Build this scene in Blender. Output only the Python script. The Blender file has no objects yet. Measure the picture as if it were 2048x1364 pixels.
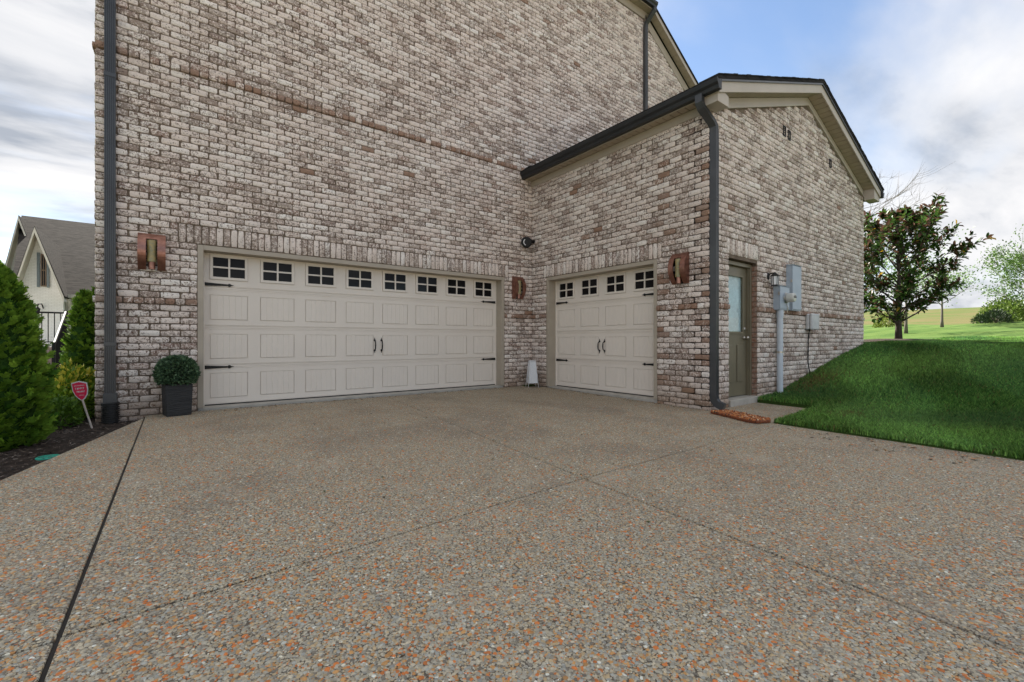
import bpy, bmesh, math, random
import numpy as np
from mathutils import Vector, Matrix, Quaternion

C = bpy.context.scene.collection
SC = bpy.context.scene
R_ = math.radians
rng = random.Random(7)
nrg = np.random.default_rng(7)

# ------------------------------------------------------------------ camera
CAMX, CAMY, CAMZ, FPX = -5.947, -7.163, 0.92, 890.3
RX = np.array([0.7972, -0.6037]); FW = np.array([0.6037, 0.7972])
cam_d = bpy.data.cameras.new('camera'); cam = bpy.data.objects.new('camera', cam_d); C.objects.link(cam)
cam_d.sensor_width = 36.0; cam_d.lens = FPX/2048*36.0
cam_d.clip_start = 0.05; cam_d.clip_end = 6000
cam.location = (CAMX, CAMY, CAMZ)
cam.rotation_euler = (R_(90), 0, -math.atan2(FW[0], FW[1]))
SC.camera = cam

# ------------------------------------------------------------------ world, sun, exposure
SUN_EL, SUN_AZ = R_(45), R_(1.5)        # sun stands behind the house (+Y)
SKY_STRENGTH = 0.055
w = bpy.data.worlds.new('World'); SC.world = w; w.use_nodes = True
nt = w.node_tree; nt.nodes.clear()
def N(t, **k):
    n = nt.nodes.new(t)
    for a, b in k.items():
        if a.startswith('i_'): n.inputs[a[2:].replace('_', ' ')].default_value = b
        else: setattr(n, a, b)
    return n
def L(a, b): nt.links.new(a, b)
out = N('ShaderNodeOutputWorld'); bg = N('ShaderNodeBackground'); L(bg.outputs[0], out.inputs[0])
bg.inputs['Strength'].default_value = SKY_STRENGTH
sky = N('ShaderNodeTexSky'); sky.sky_type = 'NISHITA'; sky.sun_disc = False
sky.sun_elevation = SUN_EL; sky.sun_rotation = SUN_AZ; sky.altitude = 100; sky.air_density = 1.0; sky.dust_density = 0.4
tc = N('ShaderNodeTexCoord'); sp = N('ShaderNodeSeparateXYZ'); L(tc.outputs['Generated'], sp.inputs[0])
def MATH(op, a, b=None, clamp=False):
    m = N('ShaderNodeMath', operation=op); m.use_clamp = clamp
    for i, v in enumerate((a, b)):
        if v is None: continue
        if isinstance(v, (int, float)): m.inputs[i].default_value = v
        else: L(v, m.inputs[i])
    return m.outputs[0]
zz = MATH('ADD', MATH('MAXIMUM', sp.outputs[2], 0.0), 0.16)
px_ = MATH('DIVIDE', sp.outputs[0], zz); py_ = MATH('DIVIDE', sp.outputs[1], zz)
cb = N('ShaderNodeCombineXYZ'); L(px_, cb.inputs[0]); L(py_, cb.inputs[1])
mp = N('ShaderNodeMapping'); L(cb.outputs[0], mp.inputs[0])
mp.inputs['Rotation'].default_value = (0, 0, R_(35)); mp.inputs['Scale'].default_value = (0.62, 1.25, 1); mp.inputs['Location'].default_value = (10.165, -20.323, 0)
n1 = N('ShaderNodeTexNoise'); L(mp.outputs[0], n1.inputs['Vector']); n1.inputs['Scale'].default_value = 0.75; n1.inputs['Detail'].default_value = 7; n1.inputs['Roughness'].default_value = 0.5; n1.inputs['Distortion'].default_value = 0.35
cov = N('ShaderNodeMapRange'); cov.interpolation_type = 'SMOOTHSTEP'; L(n1.outputs[0], cov.inputs[0]); cov.inputs[1].default_value = 0.36; cov.inputs[2].default_value = 0.55
mp2 = N('ShaderNodeMapping'); L(cb.outputs[0], mp2.inputs[0]); mp2.inputs['Location'].default_value = (16.036, -15.472, 4); mp2.inputs['Rotation'].default_value = (0, 0, R_(28)); mp2.inputs['Scale'].default_value = (0.8, 1.9, 1)
n2 = N('ShaderNodeTexNoise'); L(mp2.outputs[0], n2.inputs['Vector']); n2.inputs['Scale'].default_value = 1.15; n2.inputs['Detail'].default_value = 8; n2.inputs['Roughness'].default_value = 0.55; n2.inputs['Distortion'].default_value = 0.3
cr = N('ShaderNodeValToRGB'); L(n2.outputs[0], cr.inputs[0])
e = cr.color_ramp.elements; e[0].position = 0.35; e[0].color = (2.2, 2.4, 2.75, 1); e[1].position = 0.67; e[1].color = (5.2, 5.1, 5.05, 1)
e2 = cr.color_ramp.elements.new(0.48); e2.color = (3.95, 4.0, 4.15, 1)
mx = N('ShaderNodeMix'); mx.data_type = 'RGBA'; L(cov.outputs[0], mx.inputs['Factor']); L(sky.outputs[0], mx.inputs[6]); L(cr.outputs[0], mx.inputs[7])
L(mx.outputs[2], bg.inputs['Color'])
sd = bpy.data.lights.new('sun', 'SUN'); so = bpy.data.objects.new('sun', sd); C.objects.link(so)
sd.energy = 4.2; sd.angle = R_(1.2); sd.color = (1.0, 0.95, 0.86)
dirv = Vector((math.sin(SUN_AZ)*math.cos(SUN_EL), math.cos(SUN_AZ)*math.cos(SUN_EL), math.sin(SUN_EL)))
so.rotation_euler = dirv.to_track_quat('Z', 'Y').to_euler(); so.location = dirv*60
SC.view_settings.view_transform = 'Standard'; SC.view_settings.look = 'None'; SC.view_settings.gamma = 1
SC.view_settings.exposure = 1.98
SC.view_settings.use_curve_mapping = False

# ------------------------------------------------------------------ helpers
def tag(o, label=None, cat=None, group=None, kind=None):
    if label: o['label'] = label
    if cat: o['category'] = cat
    if group: o['group'] = group
    if kind: o['kind'] = kind
    return o
def empty(name, loc=(0, 0, 0), rz=0.0, parent=None):
    o = bpy.data.objects.new(name, None); C.objects.link(o); o.location = loc; o.rotation_euler = (0, 0, rz)
    if parent: o.parent = parent
    return o
def link(name, me, parent=None, m=None):
    o = bpy.data.objects.new(name, me); C.objects.link(o)
    if parent: o.parent = parent
    return o
class MB:
    def __init__(s): s.v = []; s.f = []; s.a = {}
    def quadbox(s, p8):
        b = len(s.v); s.v += [tuple(p) for p in p8]
        for q in ((0, 3, 2, 1), (4, 5, 6, 7), (0, 1, 5, 4), (1, 2, 6, 5), (2, 3, 7, 6), (3, 0, 4, 7)): s.f.append(tuple(b+i for i in q))
    def box(s, x0, x1, y0, y1, z0, z1, T=None):
        p = [(x0, y0, z0), (x1, y0, z0), (x1, y1, z0), (x0, y1, z0), (x0, y0, z1), (x1, y0, z1), (x1, y1, z1), (x0, y1, z1)]
        if T: p = [T(*q) for q in p]
        s.quadbox(p); return s
    def tube(s, pts, r, n=8, cap=True, sx=1.0):
        pts = [Vector(p) for p in pts]
        if not isinstance(r, (list, tuple)): r = [r]*len(pts)
        b = len(s.v); up = Vector((0, 0, 1)); ref = None
        for i, p in enumerate(pts):
            d = (pts[min(i+1, len(pts)-1)]-pts[max(i-1, 0)]).normalized()
            if ref is None:
                ref = d.cross(up)
                if ref.length < 1e-3: ref = Vector((1, 0, 0))
                ref.normalize()
            ref = (ref-d*ref.dot(d)).normalized(); q = d.cross(ref)
            for k in range(n):
                a = 2*math.pi*k/n; s.v.append(tuple(p+(ref*math.cos(a)*sx+q*math.sin(a))*r[i]))
        for i in range(len(pts)-1):
            for k in range(n):
                k2 = (k+1) % n; s.f.append((b+i*n+k, b+i*n+k2, b+(i+1)*n+k2, b+(i+1)*n+k))
        if cap:
            s.f.append(tuple(b+k for k in range(n))[::-1]); s.f.append(tuple(b+(len(pts)-1)*n+k for k in range(n)))
        return s
    def lathe(s, prof, n=20, T=None):           # prof: (r, z)
        b = len(s.v)
        for r, z in prof:
            for k in range(n):
                a = 2*math.pi*k/n; p = (r*math.cos(a), r*math.sin(a), z); s.v.append(tuple(T(*p)) if T else p)
        for i in range(len(prof)-1):
            for k in range(n):
                k2 = (k+1) % n; s.f.append((b+i*n+k, b+i*n+k2, b+(i+1)*n+k2, b+(i+1)*n+k))
        s.f.append(tuple(b+k for k in range(n))[::-1]); s.f.append(tuple(b+(len(prof)-1)*n+k for k in range(n)))
        return s
    def prism(s, poly, T0, T1):                 # poly: 2-D outline, T0/T1 map (a,b) to both ends
        b = len(s.v); n = len(poly)
        s.v += [tuple(T0(*p)) for p in poly]+[tuple(T1(*p)) for p in poly]
        s.f.append(tuple(b+i for i in range(n))[::-1]); s.f.append(tuple(b+n+i for i in range(n)))
        for i in range(n): s.f.append((b+i, b+(i+1) % n, b+n+(i+1) % n, b+n+i))
        return s
    def mesh(s, name, m=None, smooth=False):
        me = bpy.data.meshes.new(name); me.from_pydata(s.v, [], s.f)
        if m: me.materials.append(m)
        bm = bmesh.new(); bm.from_mesh(me); bmesh.ops.recalc_face_normals(bm, faces=bm.faces); bm.to_mesh(me); bm.free()
        if smooth: me.polygons.foreach_set('use_smooth', [True]*len(me.polygons))
        me.update(); return me
    def build(s, name, m, parent=None, bevel=0.0, smooth=False, seg=2):
        o = link(name, s.mesh(name, m, smooth), parent)
        if bevel:
            b = o.modifiers.new('bevel', 'BEVEL'); b.width = bevel; b.segments = seg; b.limit_method = 'ANGLE'; b.angle_limit = R_(35)
        return o
def np_mesh(name, verts, faces, m, rnd=None, extra=None, col=None):
    """verts (N,3), faces list of arrays of equal-arity rows"""
    me = bpy.data.meshes.new(name)
    verts = np.asarray(verts, np.float32)
    loops = np.concatenate([np.asarray(f, np.int32).ravel() for f in faces])
    tot = np.concatenate([np.full(len(f), f.shape[1], np.int32) for f in faces])
    st = np.concatenate([[0], np.cumsum(tot)[:-1]]).astype(np.int32)
    me.vertices.add(len(verts)); me.vertices.foreach_set('co', verts.ravel())
    me.loops.add(len(loops)); me.loops.foreach_set('vertex_index', loops)
    me.polygons.add(len(tot)); me.polygons.foreach_set('loop_start', st); me.polygons.foreach_set('loop_total', tot)
    me.update(calc_edges=True)
    for nm, arr in (extra or {}).items():
        a = me.attributes.new(nm, 'FLOAT', 'POINT'); a.data.foreach_set('value', np.asarray(arr, np.float32))
    if col is not None:
        a = me.attributes.new('tint', 'FLOAT_COLOR', 'POINT'); a.data.foreach_set('color', np.asarray(col, np.float32).ravel())
    me.materials.append(m); me.validate(); return me
def P(px, py, depth):                            # a point of the place from its bearing and its distance
    u = (px-1024)/FPX
    xy = np.array([CAMX, CAMY])+depth*(u*RX+FW)
    return (xy[0], xy[1], CAMZ-(py-682)/FPX*depth)
def project(p):
    d = np.asarray(p)-np.array([CAMX, CAMY, CAMZ]); r = d[..., 0]*RX[0]+d[..., 1]*RX[1]; f = d[..., 0]*FW[0]+d[..., 1]*FW[1]
    return 1024+FPX*r/f, 682-FPX*d[..., 2]/f, f

# ------------------------------------------------------------------ materials
class NT:
    def __init__(s, name):
        s.m = bpy.data.materials.new(name); s.m.use_nodes = True; s.t = s.m.node_tree; s.b = s.t.nodes['Principled BSDF']
    def n(s, t, **k):
        nd = s.t.nodes.new(t)
        for a, b in k.items(): setattr(nd, a, b)
        return nd
    def l(s, a, b): s.t.links.new(a, b)
    def val(s, sock, v):
        if isinstance(v, (int, float, tuple)): sock.default_value = v
        else: s.l(v, sock)
    def math(s, op, a, b=0.0, c=None, clamp=False):
        m = s.n('ShaderNodeMath', operation=op); m.use_clamp = clamp; s.val(m.inputs[0], a); s.val(m.inputs[1], b)
        if c is not None: s.val(m.inputs[2], c)
        return m.outputs[0]
    def pos(s): return s.n('ShaderNodeNewGeometry').outputs['Position']
    def obj(s): return s.n('ShaderNodeTexCoord').outputs['Object']
    def noise(s, vec, scale, detail=4, rough=0.55, dist=0.0, out=0):
        nd = s.n('ShaderNodeTexNoise'); s.l(vec, nd.inputs['Vector']); nd.inputs['Scale'].default_value = scale; nd.inputs['Detail'].default_value = detail
        nd.inputs['Roughness'].default_value = rough; nd.inputs['Distortion'].default_value = dist; return nd.outputs[out]
    def ramp(s, f, stops, interp='LINEAR'):
        r = s.n('ShaderNodeValToRGB'); s.val(r.inputs[0], f); cr = r.color_ramp; cr.interpolation = interp
        while len(cr.elements) < len(stops): cr.elements.new(0.5)
        for el, (p, c) in zip(cr.elements, stops): el.position = p; el.color = (*c, 1)
        return r.outputs[0]
    def step(s, f, a, b):
        r = s.n('ShaderNodeMapRange'); r.interpolation_type = 'SMOOTHSTEP'; s.val(r.inputs[0], f); s.val(r.inputs[1], a); s.val(r.inputs[2], b); return r.outputs[0]
    def mix(s, f, a, b, mode='MIX'):
        m = s.n('ShaderNodeMix'); m.data_type = 'RGBA'; m.blend_type = mode; s.val(m.inputs[0], f)
        for i, v in ((6, a), (7, b)):
            if isinstance(v, tuple): m.inputs[i].default_value = (*v[:3], 1)
            else: s.l(v, m.inputs[i])
        return m.outputs[2]
    def bump(s, h, dist=0.01, strength=1.0, normal=None):
        b = s.n('ShaderNodeBump'); s.l(h, b.inputs['Height']); b.inputs['Distance'].default_value = dist; b.inputs['Strength'].default_value = strength
        if normal: s.l(normal, b.inputs['Normal'])
        return b.outputs[0]
    def fin(s, col=None, rough=0.6, metal=0.0, normal=None, spec=0.5):
        if col is not None:
            if isinstance(col, tuple): s.b.inputs['Base Color'].default_value = (*col, 1)
            else: s.l(col, s.b.inputs['Base Color'])
        s.val(s.b.inputs['Roughness'], rough); s.b.inputs['Metallic'].default_value = metal; s.b.inputs['Specular IOR Level'].default_value = spec
        if normal: s.l(normal, s.b.inputs['Normal'])
        return s.m
def plain(name, c1, c2=None, scale=6.0, rough=0.5, metal=0.0, bump=0.0, bscale=60.0, spec=0.5, stretch=None):
    t = NT(name); p = t.pos()
    if stretch:
        mpn = t.n('ShaderNodeMapping'); t.l(p, mpn.inputs[0]); mpn.inputs['Scale'].default_value = stretch; p = mpn.outputs[0]
    c2 = c2 or tuple(x*0.86 for x in c1)
    f = t.noise(p, scale, 5, 0.6)
    col = t.mix(t.step(f, 0.35, 0.65), c1, c2)
    nrm = t.bump(t.noise(p, bscale, 4), bump, 1.0) if bump else None
    rg = t.math('ADD', t.math('MULTIPLY', f, 0.15), rough-0.07)
    return t.fin(col, rg, metal, nrm, spec)

def brick_mat():
    t = NT('tumbled_brick'); pos = t.pos()
    at = t.n('ShaderNodeAttribute', attribute_name='rnd'); oi = t.n('ShaderNodeObjectInfo')
    rnd = t.math('FRACT', t.math('ADD', at.outputs['Fac'], t.math('MULTIPLY', oi.outputs['Random'], 0.999)))
    red = t.n('ShaderNodeAttribute', attribute_name='red').outputs['Fac']
    cmb = t.n('ShaderNodeCombineXYZ'); t.l(t.math('MULTIPLY', rnd, 37.0), cmb.inputs[0]); t.l(t.math('MULTIPLY', rnd, 91.0), cmb.inputs[1]); t.l(t.math('MULTIPLY', rnd, 53.0), cmb.inputs[2])
    va = t.n('ShaderNodeVectorMath', operation='ADD'); t.l(pos, va.inputs[0]); t.l(cmb.outputs[0], va.inputs[1]); v = va.outputs[0]
    n1 = t.noise(v, 27, 6, 0.74, 1.1); n2 = t.noise(v, 56, 3, 0.62, 0.8); n3 = t.noise(v, 150, 3, 0.6)
    r2 = t.math('FRACT', t.math('MULTIPLY', rnd, 7.31)); r3 = t.math('FRACT', t.math('MULTIPLY', rnd, 13.7))
    body = t.ramp(r2, [(0.0, (0.260, 0.193, 0.164)), (0.25, (0.360, 0.287, 0.243)), (0.5, (0.320, 0.263, 0.229)), (0.72, (0.400, 0.333, 0.287)), (0.9, (0.330, 0.233, 0.191)), (1.0, (0.240, 0.171, 0.144))])
    body = t.mix(red, body, (0.31, 0.19, 0.132))
    wash = t.ramp(r3, [(0.0, (0.864, 0.766, 0.698)), (0.5, (0.770, 0.669, 0.605)), (1.0, (0.900, 0.843, 0.786))])
    bias = t.math('ADD', t.math('MULTIPLY', t.math('SUBTRACT', rnd, 0.5), 0.155), t.math('MULTIPLY', red, -0.16))
    k = t.math('ADD', t.math('ADD', t.math('MULTIPLY', n1, 0.72), t.math('MULTIPLY', n2, 0.32)), bias)
    f = t.step(k, 0.455, 0.53)
    col = t.mix(t.math('MULTIPLY', f, 0.92), body, wash)
    pit = t.step(t.math('ADD', t.math('MULTIPLY', n2, 0.75), t.math('MULTIPLY', n1, 0.3)), 0.440, 0.408)
    col = t.mix(t.math('MULTIPLY', pit, 0.9), col, t.mix(r3, (0.075, 0.045, 0.036), (0.13, 0.055, 0.03)))
    col = t.mix(0.35, col, t.mix(n3, (0.10, 0.09, 0.085), (0.75, 0.72, 0.70)), 'SOFT_LIGHT')
    big = t.noise(pos, 0.55, 3, 0.5)
    col = t.mix(t.math('MULTIPLY', t.step(big, 0.40, 0.68), 0.14), col, (0.36, 0.28, 0.23))
    sz = t.n('ShaderNodeSeparateXYZ'); t.l(pos, sz.inputs[0])
    splash = t.math('MULTIPLY', t.step(t.math('ADD', sz.outputs[2], t.math('MULTIPLY', t.noise(pos, 3.0, 3), -0.5)), 0.22, -0.22), 0.55)
    col = t.mix(splash, col, (0.27, 0.175, 0.105))          # soil splashed up on the lowest courses
    h = t.math('ADD', t.math('MULTIPLY', n1, 0.9), t.math('ADD', t.math('MULTIPLY', n2, 0.5), t.math('MULTIPLY', pit, -0.8)))
    return t.fin(col, 0.9, 0, t.bump(h, 0.007, 0.9), 0.25)
def concrete_mat():
    t = NT('exposed_aggregate'); pos = t.pos()
    def vor(scale):
        v = t.n('ShaderNodeTexVoronoi', voronoi_dimensions='2D'); t.l(pos, v.inputs['Vector']); v.inputs['Scale'].default_value = scale; v.inputs['Randomness'].default_value = 1.0; return v
    v1 = vor(82); v2 = vor(150)
    sc = t.n('ShaderNodeSeparateColor'); t.l(v1.outputs['Color'], sc.inputs[0]); sc2 = t.n('ShaderNodeSeparateColor'); t.l(v2.outputs['Color'], sc2.inputs[0])
    stops = [(0.0, (0.399, 0.354, 0.255)), (0.16, (0.564, 0.505, 0.379)), (0.32, (0.428, 0.409, 0.335)), (0.44, (0.634, 0.555, 0.396)), (0.58, (0.276, 0.243, 0.184)), (0.66, (0.549, 0.423, 0.250)), (0.78, (0.495, 0.478, 0.389)), (0.86, (0.618, 0.298, 0.103)), (0.915, (0.672, 0.211, 0.053)), (0.955, (0.523, 0.346, 0.184)), (0.985, (0.900, 0.860, 0.683))]
    c1 = t.ramp(sc.outputs[0], stops, 'CONSTANT'); c2 = t.ramp(sc2.outputs[1], stops, 'CONSTANT')
    pick = t.step(sc.outputs[2], 0.50, 0.52)
    col = t.mix(pick, c1, c2)
    d1 = v1.outputs['Distance']; d2 = v2.outputs['Distance']
    gap = t.mix(pick, t.step(d1, 0.46, 0.66), t.step(d2, 0.46, 0.66))
    col = t.mix(t.math('MULTIPLY', gap, 0.9), col, (0.075, 0.06, 0.043))
    col = t.mix(t.step(t.noise(pos, 240, 2, 0.5), 0.3, 0.75), t.mix(0.3, col, (0.10, 0.085, 0.07)), col)
    big = t.noise(pos, 0.9, 5, 0.6, 0.6); b2 = t.noise(pos, 2.7, 4, 0.6)
    col = t.mix(t.math('MULTIPLY', t.step(big, 0.46, 0.66), 0.42), col, (0.19, 0.155, 0.12))
    col = t.mix(t.math('MULTIPLY', t.step(b2, 0.50, 0.72), 0.30), col, (0.50, 0.42, 0.32))
    h = t.math('SUBTRACT', 1.0, gap)
    return t.fin(col, 0.82, 0, t.bump(h, 0.004, 0.9), 0.3)
def pebble_mat():
    t = NT('pebble'); a = t.n('ShaderNodeAttribute', attribute_name='tint')
    n = t.noise(t.pos(), 300, 3)
    return t.fin(t.mix(t.math('MULTIPLY', n, 0.5), a.outputs['Color'], (0.11, 0.09, 0.07)), 0.7, 0, t.bump(n, 0.001), 0.3)
def tint_mat(name, rough=0.55, trans=0.0, spec=0.35):
    t = NT(name); a = t.n('ShaderNodeAttribute', attribute_name='tint')
    m = t.fin(a.outputs['Color'], rough, 0, None, spec)
    if trans:
        tr = t.n('ShaderNodeBsdfTranslucent'); t.l(t.mix(0.5, a.outputs['Color'], (0.25, 0.4, 0.05), 'MULTIPLY'), tr.inputs[0]); t.l(a.outputs['Color'], tr.inputs[0])
        ms = t.n('ShaderNodeMixShader'); ms.inputs[0].default_value = trans
        t.l(t.b.outputs[0], ms.inputs[1]); t.l(tr.outputs[0], ms.inputs[2]); t.l(ms.outputs[0], t.t.nodes['Material Output'].inputs[0])
    return m
def ground_mat():
    t = NT('lawn_and_meadow'); pos = t.pos(); s = t.n('ShaderNodeSeparateXYZ'); t.l(pos, s.inputs[0]); x = s.outputs[0]
    n = t.noise(pos, 0.8, 6, 0.65); nf = t.noise(pos, 26, 5, 0.7)
    lawn = t.mix(t.step(n, 0.35, 0.65), (0.052, 0.100, 0.022), (0.080, 0.132, 0.030))
    st = t.math('SINE', t.math('MULTIPLY', t.math('ADD', s.outputs[1], t.math('MULTIPLY', x, 0.33)), 3.3))       # mower stripes
    lawn = t.mix(t.step(st, -0.3, 0.3), lawn, t.mix(0.45, lawn, (0.12, 0.175, 0.045)))
    lawn = t.mix(t.step(x, 14.0, 7.0), lawn, t.mix(n, (0.030, 0.055, 0.012), (0.045, 0.080, 0.016)))          # thatch and soil between the modelled blades
    lawn = t.mix(t.math('MULTIPLY', t.step(nf, 0.5, 0.75), 0.5), lawn, (0.028, 0.055, 0.012))
    mn = t.noise(pos, 0.07, 6, 0.65); mn2 = t.noise(pos, 0.55, 6, 0.75)
    mead = t.mix(t.step(mn, 0.42, 0.60), (0.115, 0.105, 0.042), (0.066, 0.105, 0.024))
    mead = t.mix(t.math('MULTIPLY', t.step(mn2, 0.45, 0.7), 0.5), mead, (0.155, 0.118, 0.06))
    col = t.mix(t.step(t.math('ADD', x, t.math('MULTIPLY', n, 8.0)), 54.0, 58.0), lawn, mead)
    col = t.mix(t.step(s.outputs[1], -24.0, -26.0), col, t.mix(mn2, (0.20, 0.165, 0.135), (0.34, 0.30, 0.25)))      # soil colour added out of view to keep the bounced light neutral
    return t.fin(col, 0.95, 0, t.bump(nf, 0.03, 0.8), 0.1)
def shingle_mat(name, c1, c2, sc=1.0):
    t = NT(name); o = t.n('ShaderNodeTexCoord').outputs['Object']
    mpn = t.n('ShaderNodeMapping'); t.l(o, mpn.inputs[0]); mpn.inputs['Scale'].default_value = (sc, sc*3.0, sc*5.5)
    n = t.noise(mpn.outputs[0], 2.2, 4, 0.7); n2 = t.noise(o, 9*sc, 3)
    col = t.mix(t.step(n, 0.36, 0.62), c1, c2); col = t.mix(t.math('MULTIPLY', n2, 0.4), col, c1)
    return t.fin(col, 0.9, 0, t.bump(n, 0.02), 0.04)
def white_brick_mat():
    t = NT('white_painted_brick'); o = t.pos(); s = t.n('ShaderNodeSeparateXYZ'); t.l(o, s.inputs[0])
    c = t.n('ShaderNodeCombineXYZ'); t.l(t.math('ADD', s.outputs[0], s.outputs[1]), c.inputs[0]); t.l(s.outputs[2], c.inputs[1])
    b = t.n('ShaderNodeTexBrick'); t.l(c.outputs[0], b.inputs['Vector']); b.inputs['Scale'].default_value = 1; b.inputs['Brick Width'].default_value = 0.22; b.inputs['Row Height'].default_value = 0.085; b.inputs['Mortar Size'].default_value = 0.006
    b.inputs['Color1'].default_value = (0.88, 0.865, 0.83, 1); b.inputs['Color2'].default_value = (0.82, 0.80, 0.76, 1); b.inputs['Mortar'].default_value = (0.66, 0.64, 0.60, 1)
    return t.fin(b.outputs['Color'], 0.85, 0, t.bump(b.outputs['Fac'], 0.01, -0.6), 0.3)
def bark_mat(name, a, b):
    t = NT(name); p = t.pos(); mpn = t.n('ShaderNodeMapping'); t.l(p, mpn.inputs[0]); mpn.inputs['Scale'].default_value = (1, 1, 0.25)
    n = t.noise(mpn.outputs[0], 22, 5, 0.7)
    return t.fin(t.mix(n, a, b), 0.95, 0, t.bump(n, 0.02), 0.2)
def clear_mat(name, tintc=(0.9, 0.95, 0.95), refl=0.25):
    t = NT(name); tr = t.n('ShaderNodeBsdfTransparent'); tr.inputs[0].default_value = (*tintc, 1)
    gl = t.n('ShaderNodeBsdfGlossy'); gl.inputs['Roughness'].default_value = 0.03
    fr = t.n('ShaderNodeFresnel'); fr.inputs[0].default_value = 1.5
    ms = t.n('ShaderNodeMixShader'); t.l(t.math('MULTIPLY', fr.outputs[0], t.math('SUBTRACT', 1.0, t.n('ShaderNodeNewGeometry').outputs['Backfacing'])), ms.inputs[0]); t.l(tr.outputs[0], ms.inputs[1]); t.l(gl.outputs[0], ms.inputs[2])
    t.l(ms.outputs[0], t.t.nodes['Material Output'].inputs[0]); return t.m

M = dict(
    brick=brick_mat(), concrete=concrete_mat(), pebble=pebble_mat(), ground=ground_mat(),
    mortar=plain('mortar', (0.205, 0.16, 0.122), (0.14, 0.106, 0.08), 9, 0.95, bump=0.004, bscale=180, spec=0.2),
    door=plain('almond_door_paint', (0.755, 0.685, 0.605), (0.735, 0.665, 0.587), 2.5, 0.42, bump=0.0006, bscale=400, spec=0.4),
    trim=plain('tan_trim_paint', (0.40, 0.345, 0.275), (0.365, 0.315, 0.25), 3.0, 0.5),
    soffit=plain('beige_soffit_vinyl', (0.40, 0.335, 0.25), (0.36, 0.30, 0.225), 4.0, 0.55),
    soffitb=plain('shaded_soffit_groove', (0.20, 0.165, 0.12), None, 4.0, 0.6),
    fascia=plain('cream_fascia_paint', (0.46, 0.405, 0.345), (0.425, 0.375, 0.32), 2.0, 0.5),
    bronze=plain('dark_gutter_metal', (0.052, 0.056, 0.062), (0.04, 0.042, 0.046), 3.0, 0.34, spec=0.6),
    gutter=plain('black_gutter_metal', (0.016, 0.017, 0.019), (0.022, 0.023, 0.025), 3.0, 0.42, spec=0.35),
    black=plain('black_iron', (0.008, 0.008, 0.009), (0.012, 0.011, 0.011), 20, 0.5, spec=0.3),
    boot=plain('black_corrugated_plastic', (0.02, 0.02, 0.021), None, 20, 0.5),
    glass=plain('dark_window_glass', (0.006, 0.006, 0.007), (0.010, 0.010, 0.011), 3, 0.06, spec=0.17),
    roof=shingle_mat('black_roof_shingle', (0.018, 0.018, 0.019), (0.04, 0.038, 0.037)),
    olive=plain('olive_door_paint', (0.175, 0.150, 0.098), (0.155, 0.133, 0.088), 3, 0.4),
    pewter=plain('satin_nickel', (0.55, 0.52, 0.48), None, 9, 0.3, 1.0),
    copper=plain('copper_patina', (0.36, 0.185, 0.14), (0.26, 0.128, 0.096), 14, 0.36, 0.9),
    amber=plain('amber_seeded_glass', (0.36, 0.27, 0.10), (0.22, 0.21, 0.12), 30, 0.15, bump=0.002, bscale=90),
    grey=plain('grey_utility_paint', (0.38, 0.45, 0.53), (0.35, 0.42, 0.50), 4, 0.45),
    pvc=plain('grey_pvc', (0.54, 0.60, 0.67), (0.50, 0.555, 0.62), 5, 0.42),
    plastic=plain('pale_grey_plastic', (0.55, 0.56, 0.57), None, 7, 0.5),
    meter=plain('meter_face', (0.62, 0.62, 0.58), None, 12, 0.2),
    white=plain('white_enamel', (0.78, 0.79, 0.80), (0.70, 0.71, 0.73), 12, 0.45),
    lantmesh=plain('pale_wire_mesh', (0.78, 0.79, 0.80), (0.56, 0.57, 0.59), 160, 0.6, bump=0.003, bscale=260),
    pot=plain('charcoal_slate_pot', (0.016, 0.0165, 0.018), (0.024, 0.0245, 0.026), 12, 0.65, bump=0.010, bscale=26, stretch=(0.5, 0.5, 2.2)),
    splash=plain('rust_orange_coir', (0.26, 0.07, 0.02), (0.09, 0.025, 0.01), 60, 0.8, bump=0.01, bscale=70),
    sill=plain('pale_concrete', (0.44, 0.41, 0.36), (0.37, 0.345, 0.30), 6, 0.85, bump=0.002),
    mulch=plain('dark_mulch_soil', (0.035, 0.027, 0.022), (0.06, 0.046, 0.038), 14, 0.95, bump=0.03, bscale=45, spec=0.15),
    chip=tint_mat('mulch_chip_wood', 0.85), leaf=tint_mat('leaf', 0.42, 0.25), blade=tint_mat('grass_blade', 0.6, 0.3), needle=tint_mat('evergreen_spray', 0.6, 0.2, 0.2),
    red=plain('red_sign_print', (0.86, 0.014, 0.10), (0.80, 0.012, 0.085), 5, 0.35),
    teal=plain('teal_plastic', (0.02, 0.36, 0.25), (0.03, 0.28, 0.20), 30, 0.5),
    wbrick=white_brick_mat(), nroof=shingle_mat('grey_roof_shingle', (0.020, 0.0175, 0.016), (0.055, 0.048, 0.043), 0.9),
    cream=plain('cream_house_trim', (0.62, 0.575, 0.50), None, 2, 0.6), shutter=plain('grey_blue_shutter', (0.20, 0.24, 0.26), None, 6, 0.6),
    wood=plain('weathered_timber', (0.23, 0.16, 0.11), None, 9, 0.8), stake=plain('pale_stake', (0.66, 0.58, 0.52), None, 9, 0.7),
    bark=bark_mat('dark_bark', (0.045, 0.035, 0.028), (0.12, 0.10, 0.085)), bark2=bark_mat('grey_bark', (0.10, 0.085, 0.075), (0.21, 0.18, 0.155)),
    stepbrick=plain('step_brick', (0.25, 0.17, 0.135), (0.38, 0.32, 0.28), 18, 0.9, bump=0.004), blind=plain('white_blind', (0.78, 0.86, 0.89), None, 20, 0.5),
    filler=plain('dark_joint_filler', (0.03, 0.026, 0.022), None, 20, 0.95),
    clear=clear_mat('clear_glass', refl=0.0), rust=plain('red_brick_return', (0.26, 0.125, 0.08), (0.34, 0.25, 0.20), 24, 0.9, bump=0.004),
)

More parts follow.
